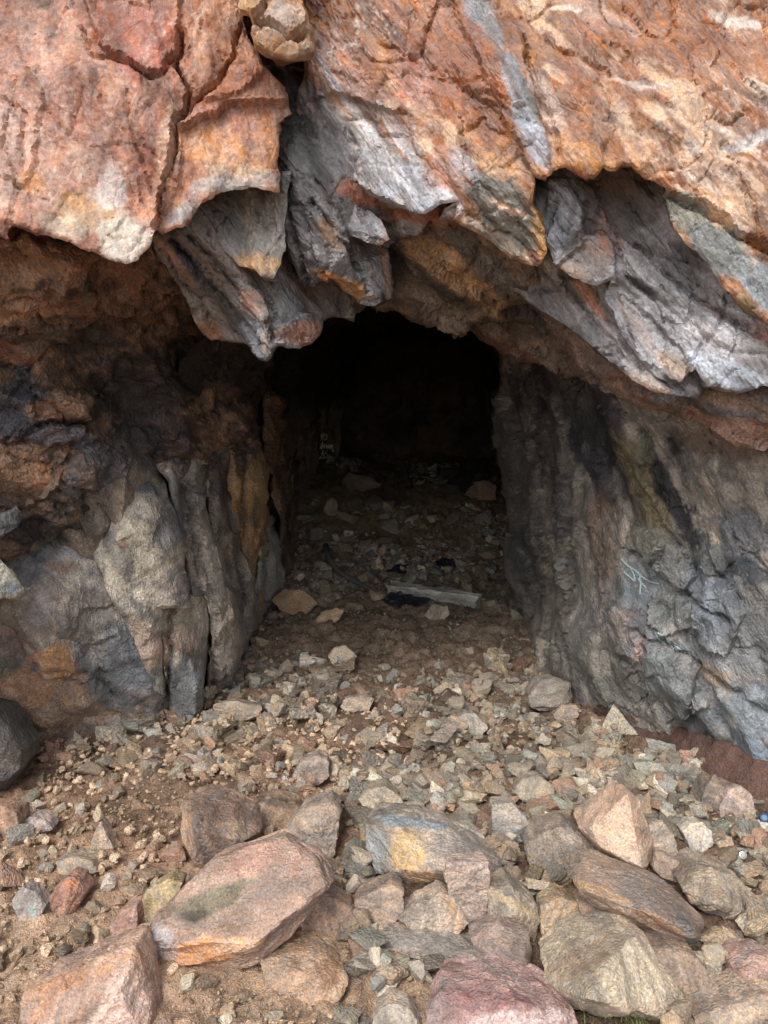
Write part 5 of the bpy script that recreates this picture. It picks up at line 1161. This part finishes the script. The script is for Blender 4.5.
def tube(name, pts, r0, r1, mat, label, cat):
    pts = np.array(pts, float); m = 8; V = []; F = []
    for k, p in enumerate(pts):
        d = pts[min(k + 1, len(pts) - 1)] - pts[max(k - 1, 0)]; d /= np.linalg.norm(d)
        s = np.cross(d, [0, 0, 1]); s /= np.linalg.norm(s); u = np.cross(s, d); r = r0 + (r1 - r0) * k / (len(pts) - 1)
        for a in range(m): V.append(p + (s * math.cos(a * 2 * math.pi / m) + u * math.sin(a * 2 * math.pi / m)) * r * (1 + .2 * math.sin(k * 1.7 + a)))
    for k in range(len(pts) - 1):
        for a in range(m): b = (a + 1) % m; F.append((k * m + a, k * m + b, (k + 1) * m + b, (k + 1) * m + a))
    F.append(tuple(range(m))[::-1]); F.append(tuple((len(pts) - 1) * m + a for a in range(m)))
    V = np.array(V); o = build(name, V - pts[0], F, mat); o.location = pts[0]; tag(o, label, cat); return o
stick = [G3(326, 562, .12), G3(330, 572, .09), G3(338, 578, .05), G3(348, 583, .035), G3(360, 588, .03), G3(370, 593, .025), G3(377, 597, .02)]
tube('stick', stick, .022, .012, plain_mat('grey_bark', (92, 92, 88), .9, 0, .8, 80), 'crooked grey stick lying left of the weathered plank', 'stick')

def crumple(name, cx, cy, rx, ry, h, label, seed):
    n = 44; g = np.linspace(-1, 1, n); A, B = np.meshgrid(g, g, indexing='ij')
    x0, y0, z0 = ghit(cx, cy)
    q = np.stack([A.ravel() * 2.2, B.ravel() * 2.2, np.full(A.size, seed)], -1)
    f, e = facets(q * 1.3, seed, 1.0)
    rad = np.hypot(A.ravel(), B.ravel()); sc = 1 + .25 * fbm(q, 3, seed)
    z = h * (.5 + .5 * f + .3 * fbm(q * 2, 3, seed + 1)) * sstep(1.35, .5, rad) 
    V = np.stack([A.ravel() * rx * sc, B.ravel() * ry * sc, np.maximum(z, .002)], -1)
    V2 = V - np.array([0, 0, .004])
    F1 = grid_faces(n, n)
    cen = np.hypot(A.ravel(), B.ravel())[F1].mean(1) + .2 * fbm(q, 3, seed + 3)[F1].mean(1)
    keep = cen < 1.0; F1 = F1[keep]
    o = build(name, np.concatenate([V, V2]), np.concatenate([F1, F1[:, ::-1] + n * n]), M_PLAS)
    o.location = (x0, y0, z0 + .012); tag(o, label, 'plastic sheet'); return o
crumple('plastic_sheet', 402, 602, .15, .10, .035, 'crumpled black plastic sheet half under the weathered plank', 61)
crumple('plastic_sheet', 403, 571, .12, .09, .03, 'crumpled black plastic scrap among stones behind the weathered plank', 62)
crumple('plastic_sheet', 447, 566, .08, .10, .045, 'small crumpled black plastic scrap right of the scrap behind the plank', 63)

# bottle caps and litter
def cap(px, py, r, tilt, mat, mat2, label):
    x, y, z = ghit(px, py)
    i, j = int((x - GX0) / GS), int((y - GY0) / GS); z = max(z, float(HM[i, j]))
    V = []; n = 42
    for (rad, h, cr) in [(0.0, .26, 0), (.78, .26, 0), (.9, .20, 0), (.97, .05, .03), (1.04, -.22, .07), (.98, -.22, .07), (.88, .14, 0), (0.0, .16, 0)]:
        for k in range(n):
            a = k * 2 * math.pi / n; rr_ = r * rad * (1 + cr * math.cos(21 * a)); V.append((rr_ * math.cos(a), rr_ * math.sin(a), h * r))
    F = [(a * n + k, a * n + (k + 1) % n, (a + 1) * n + (k + 1) % n, (a + 1) * n + k) for a in range(7) for k in range(n)]
    root = bpy.data.objects.new('bottle_cap', None); C.objects.link(root)
    o = build('crimped_shell', np.array(V), F, mat, parent=root)
    V2 = [(r * .62 * math.cos(k * 2 * math.pi / n), r * .62 * math.sin(k * 2 * math.pi / n), r * hh) for hh in (.27, .285) for k in range(n)]
    F2 = [tuple(range(n, 2 * n))] + [(k, (k + 1) % n, n + (k + 1) % n, n + k) for k in range(n)]
    build('printed_disc', np.array(V2), F2, mat2, parent=root)
    root.location = (x, y, z + .012); root.rotation_euler = tilt
    tag(root, label, 'bottle cap')
cap(742, 863, .0135, (R(55), R(-8), 0), M_STEEL, M_WHITE, 'shiny silver bottle cap on the stones at far right')
cap(763, 829, .015, (R(40), R(-20), 0), M_BLUE, plain_mat('pale_blue', (110, 140, 160), .8), 'blue and white bottle cap at the right edge above the silver one')
def scrap(px, py, w, l, rz, label, seed):
    x, y, z = ghit(px, py); i, j = int((x - GX0) / GS), int((y - GY0) / GS); z = max(z, float(HM[i, j]))
    n = 7; V = []; rg = np.random.default_rng(seed)
    for a in range(n):
        for b in range(4): V.append(((a / (n - 1) - .5) * l, (b / 3 - .5) * w, rg.uniform(0, w * .35) + .15 * l * math.sin(a * .8)))
    V = np.array(V); F1 = grid_faces(n, 4); V = np.concatenate([V, V - [0, 0, .0015]])
    o = build('paper_scrap', V, np.concatenate([F1, F1[:, ::-1] + n * 4]), M_WHITE, smooth=False)
    o.location = (x, y, z + .014); o.rotation_euler = (R(25), 0, rz); tag(o, label, 'litter')
scrap(338, 670, .022, .035, .2, 'tiny bluish white paper scrap in front of the five-sided stone', 1)
scrap(397, 692, .012, .035, -1.0, 'tiny white paper scrap on the dirt right of the five-sided stone', 2)
scrap(285, 782, .018, .02, .5, 'tiny white paper scrap beside the round grey-tan stone', 3)
scrap(458, 627, .012, .018, .1, 'tiny white paper scrap below the right end of the plank', 4)
scrap(494, 565, .014, .02, .1, 'tiny white paper scrap at the foot of the right tunnel side', 5)
scrap(457, 466, .05, .05, .1, 'white speck of litter on the rubble at the very back of the tunnel', 6)

# ------------------------------------------------------------ writing on the rock
dg = None
def brush(name, strokes, r, mat, label, lift=.002):
    """painted strokes laid on whatever rock is at that place"""
    global dg
    if dg is None:
        bpy.context.view_layer.update(); dg = bpy.context.evaluated_depsgraph_get()
    from mathutils.bvhtree import BVHTree
    V = []; F = []
    cam = Vector((0, 0, CAMZ))
    for st in strokes:
        pts = []
        for a in range(len(st) - 1):
            (x0, y0), (x1, y1) = st[a], st[a + 1]; n = max(2, int(math.hypot(x1 - x0, y1 - y0) / .6))
            for k in range(n + (a == len(st) - 2)): pts.append((x0 + (x1 - x0) * k / n, y0 + (y1 - y0) * k / n))
        ring = []
        for (x, y) in pts:
            d = Vector(P(x, y, 1.0)) - cam; d.normalize()
            hit, loc, nor, idx, ob, _ = scene.ray_cast(dg, cam, d)
            if not hit: continue
            if nor.dot(d) > 0: nor = -nor
            ring.append((loc + nor * lift, nor))
        if len(ring) < 2: continue
        base = len(V)
        for k, (p, nn) in enumerate(ring):
            t = (ring[min(k + 1, len(ring) - 1)][0] - ring[max(k - 1, 0)][0])
            if t.length < 1e-6: t = Vector((0, 0, 1))
            t.normalize(); s = t.cross(nn)
            if s.length < 1e-4: s = Vector((1, 0, 0))
            s.normalize(); rr_ = r * (1 + .3 * math.sin(k * 1.3 + base))
            V += [tuple(p + s * rr_), tuple(p + nn * r * .08), tuple(p - s * rr_), tuple(p - nn * r * .3)]
        for k in range(len(ring) - 1):
            for a in range(4): b = (a + 1) % 4; F.append((base + 4 * k + a, base + 4 * k + b, base + 4 * k + 4 + b, base + 4 * k + 4 + a))
    if not V: return
    V = np.array(V); c = V.mean(0); o = build(name, V - c, F, mat); o.location = c; tag(o, label, 'graffiti')
def arc(cx, cy, rx, ry, a0, a1, n=10): return [(cx + rx * math.cos(R(a0 + (a1 - a0) * k / n)), cy + ry * math.sin(R(a0 + (a1 - a0) * k / n))) for k in range(n + 1)]
brush('graffiti', [arc(324.2, 436.8, 2.8, 2.8, -60, 280), [(321, 436.5), (324, 436.8)], [(322.7, 442), (321.6, 447.5), (320, 448.4), (322.5, 447), (324, 446)], arc(325.2, 446.3, 1.1, 1.4, 0, 360, 8), [(326.6, 445), (327, 448), (327.6, 445.5), (328.6, 446)], arc(330, 446.6, 1.1, 1.3, -20, 300, 8), [(331, 445), (331.8, 448), (332.4, 445)],
                   [(323, 450.5), (321.5, 457.5), (319.5, 458), (322, 457), (324, 458)], arc(325.6, 455, 1.6, 2.4, 0, 360), [(327, 453), (328, 458.5), (329.2, 454.5), (330.5, 458)], [(331.5, 456.5), (333, 458)], [(332.3, 446.5), (333, 450), (332.4, 453)]], .0125, M_PAINT, 'cream handwritten graffiti under a ring on the dark left side of the tunnel')
brush('graffiti', [[(621, 559), (628, 566), (636, 571), (642, 577)], [(630, 567), (634, 575), (635, 581)], [(624, 572), (634, 581)], [(641, 575), (639, 580), (646, 588)], [(642, 577), (650, 582), (659, 584)], [(641, 579), (640, 594)]], .0042, M_CHALK, 'upper pale spray-painted scrawl on the grey blocks of the right wall', .0015)
brush('graffiti', [[(654, 630), (658, 638), (666, 645)], [(656, 632), (664, 637)], [(665, 635), (669, 643), (674, 649)], [(668, 641), (678, 648), (686, 653)]], .0042, M_CHALK, 'lower pale spray-painted scrawl on the grey blocks of the right wall', .0015)

# rust-red ledge along the foot of the right wall
def ledge():
    path = [(572, 712, 1.0), (590, 724, 1.0), (615, 732, 1.0), (640, 740, 1.0), (668, 756, 1.0), (700, 774, 1.0), (735, 792, 1.0), (764, 806, 1.0), (800, 830, 1.0)]
    pts = [np.array(ghit(a, b)) for a, b, _ in path]
    n = 160; m = 26; V = []
    cum = np.linspace(0, len(pts) - 1, n)
    arr = np.array(pts)
    for c in cum:
        k = min(int(c), len(pts) - 2); f = c - k; p = arr[k] * (1 - f) + arr[k + 1] * f
        d = arr[k + 1] - arr[k]; d[2] = 0; d /= np.linalg.norm(d); out = np.array([d[1], -d[0], 0])  # towards the floor
        if out[0] > 0: out = -out
        h = np.interp(c, [0, 2, 3, 4, 6, 8], [-.04, -.02, .05, .12, .13, .13]); wd = np.interp(c, [0, 3, 8], [.06, .09, .13])
        for t in np.linspace(0, 1, m):
            V.append(p + out * (wd * .35 * (1 - t) + .02) - out * (.10 * t + .3 * sstep(.8, 1.0, t)) + np.array([0, 0, -.06 + (h + .06) * min(1, t / .82)]))
    V = np.array(V)
    V = V + (lnoise(V * 7, 3) * .02 + fbm(V * 14, 4, 3, .6) * .006 + fbm(V * np.array([40, 40, 14]), 3, 4) * .004)[:, None] * np.array([-.6, -.5, .6])
    q = V * 7; c = lin((88, 62, 51))[None] * (1 + .35 * fbm(q, 4, 8) + .2 * fbm(q * 5, 3, 9))[:, None]
    V = V[::1]
    org = arr[4]
    o = build('rock_ledge', V - org, grid_faces(n, m), M_R, np.clip(c, .01, 1)); o.location = org
    tag(o, 'smooth rust-red ledge along the foot of the right wall', 'ledge')
ledge()

# grass tuft
def grass():
    V = []; F = []; rg = random.Random(3)
    for k in range(170):
        px = rg.gauss(622, 24); py = rg.uniform(1004, 1030)
        x, y, z = ghit(px, py); y -= .02
        i, j = int((x - GX0) / GS), int((y - GY0) / GS)
        z = z + .01 + rg.uniform(0, .05)
        a = rg.uniform(0, 6.28); h = rg.uniform(.008, .024); w = rg.uniform(.0012, .0022); b = rg.uniform(.2, 1.2) * h
        dx, dy = math.cos(a), math.sin(a)
        n = len(V)
        V += [(x - dy * w, y + dx * w, z), (x + dy * w, y - dx * w, z), (x + dx * b * .4 + dy * w * .8, y + dy * b * .4 - dx * w * .8, z + h * .6), (x + dx * b * .4 - dy * w * .8, y + dy * b * .4 + dx * w * .8, z + h * .6), (x + dx * b, y + dy * b, z + h)]
        F += [(n, n + 1, n + 2, n + 3), (n + 3, n + 2, n + 4)]
    o = build('grass', np.array(V), F, plain_mat('grass_green', (104, 116, 60), .8, 0, 0, 40, .5)); tag(o, 'short green grass tuft at the foot of the pale pyramid-shaped boulder', 'grass', kind='stuff')
grass()
# ------------------------------------------------------------ camera, sky, sun
cam = bpy.data.cameras.new('camera'); cam.sensor_fit = 'VERTICAL'; cam.angle_y = 2 * math.atan(512 / F_); cam.clip_end = 500; cam.clip_start = .05
co = bpy.data.objects.new('camera', cam); C.objects.link(co); co.location = (0, 0, CAMZ); co.rotation_euler = (math.pi / 2 - PITCH, 0, 0); scene.camera = co
SE, SAZ = R(52), R(205)      # sun behind and a little left of the camera, veiled by cloud
w = bpy.data.worlds.new('World'); scene.world = w; w.use_nodes = True; nt = w.node_tree
sky = nt.nodes.new('ShaderNodeTexSky'); sky.sky_type = 'NISHITA'; sky.sun_disc = False; sky.sun_elevation = SE; sky.sun_rotation = SAZ; sky.dust_density = 3.0; sky.air_density = 1.0
hs = nt.nodes.new('ShaderNodeHueSaturation'); hs.inputs['Saturation'].default_value = .30
bg = nt.nodes['Background']; nt.links.new(sky.outputs[0], hs.inputs['Color']); nt.links.new(hs.outputs[0], bg.inputs[0]); bg.inputs[1].default_value = .15
s = bpy.data.lights.new('sun', 'SUN'); s.energy = 1.3; s.angle = R(24); s.color = (1, .96, .9)
so = bpy.data.objects.new('sun', s); C.objects.link(so)
dirv = Vector((math.sin(SAZ) * math.cos(SE), math.cos(SAZ) * math.cos(SE), math.sin(SE)))   # towards the sun
so.rotation_euler = dirv.to_track_quat('Z', 'Y').to_euler(); so.location = dirv * 20
vs = scene.view_settings; vs.view_transform = 'Standard'; vs.look = 'None'; vs.gamma = 1; vs.use_curve_mapping = False; vs.exposure = .7
scene.cycles.max_bounces = 8; scene.cycles.diffuse_bounces = 5
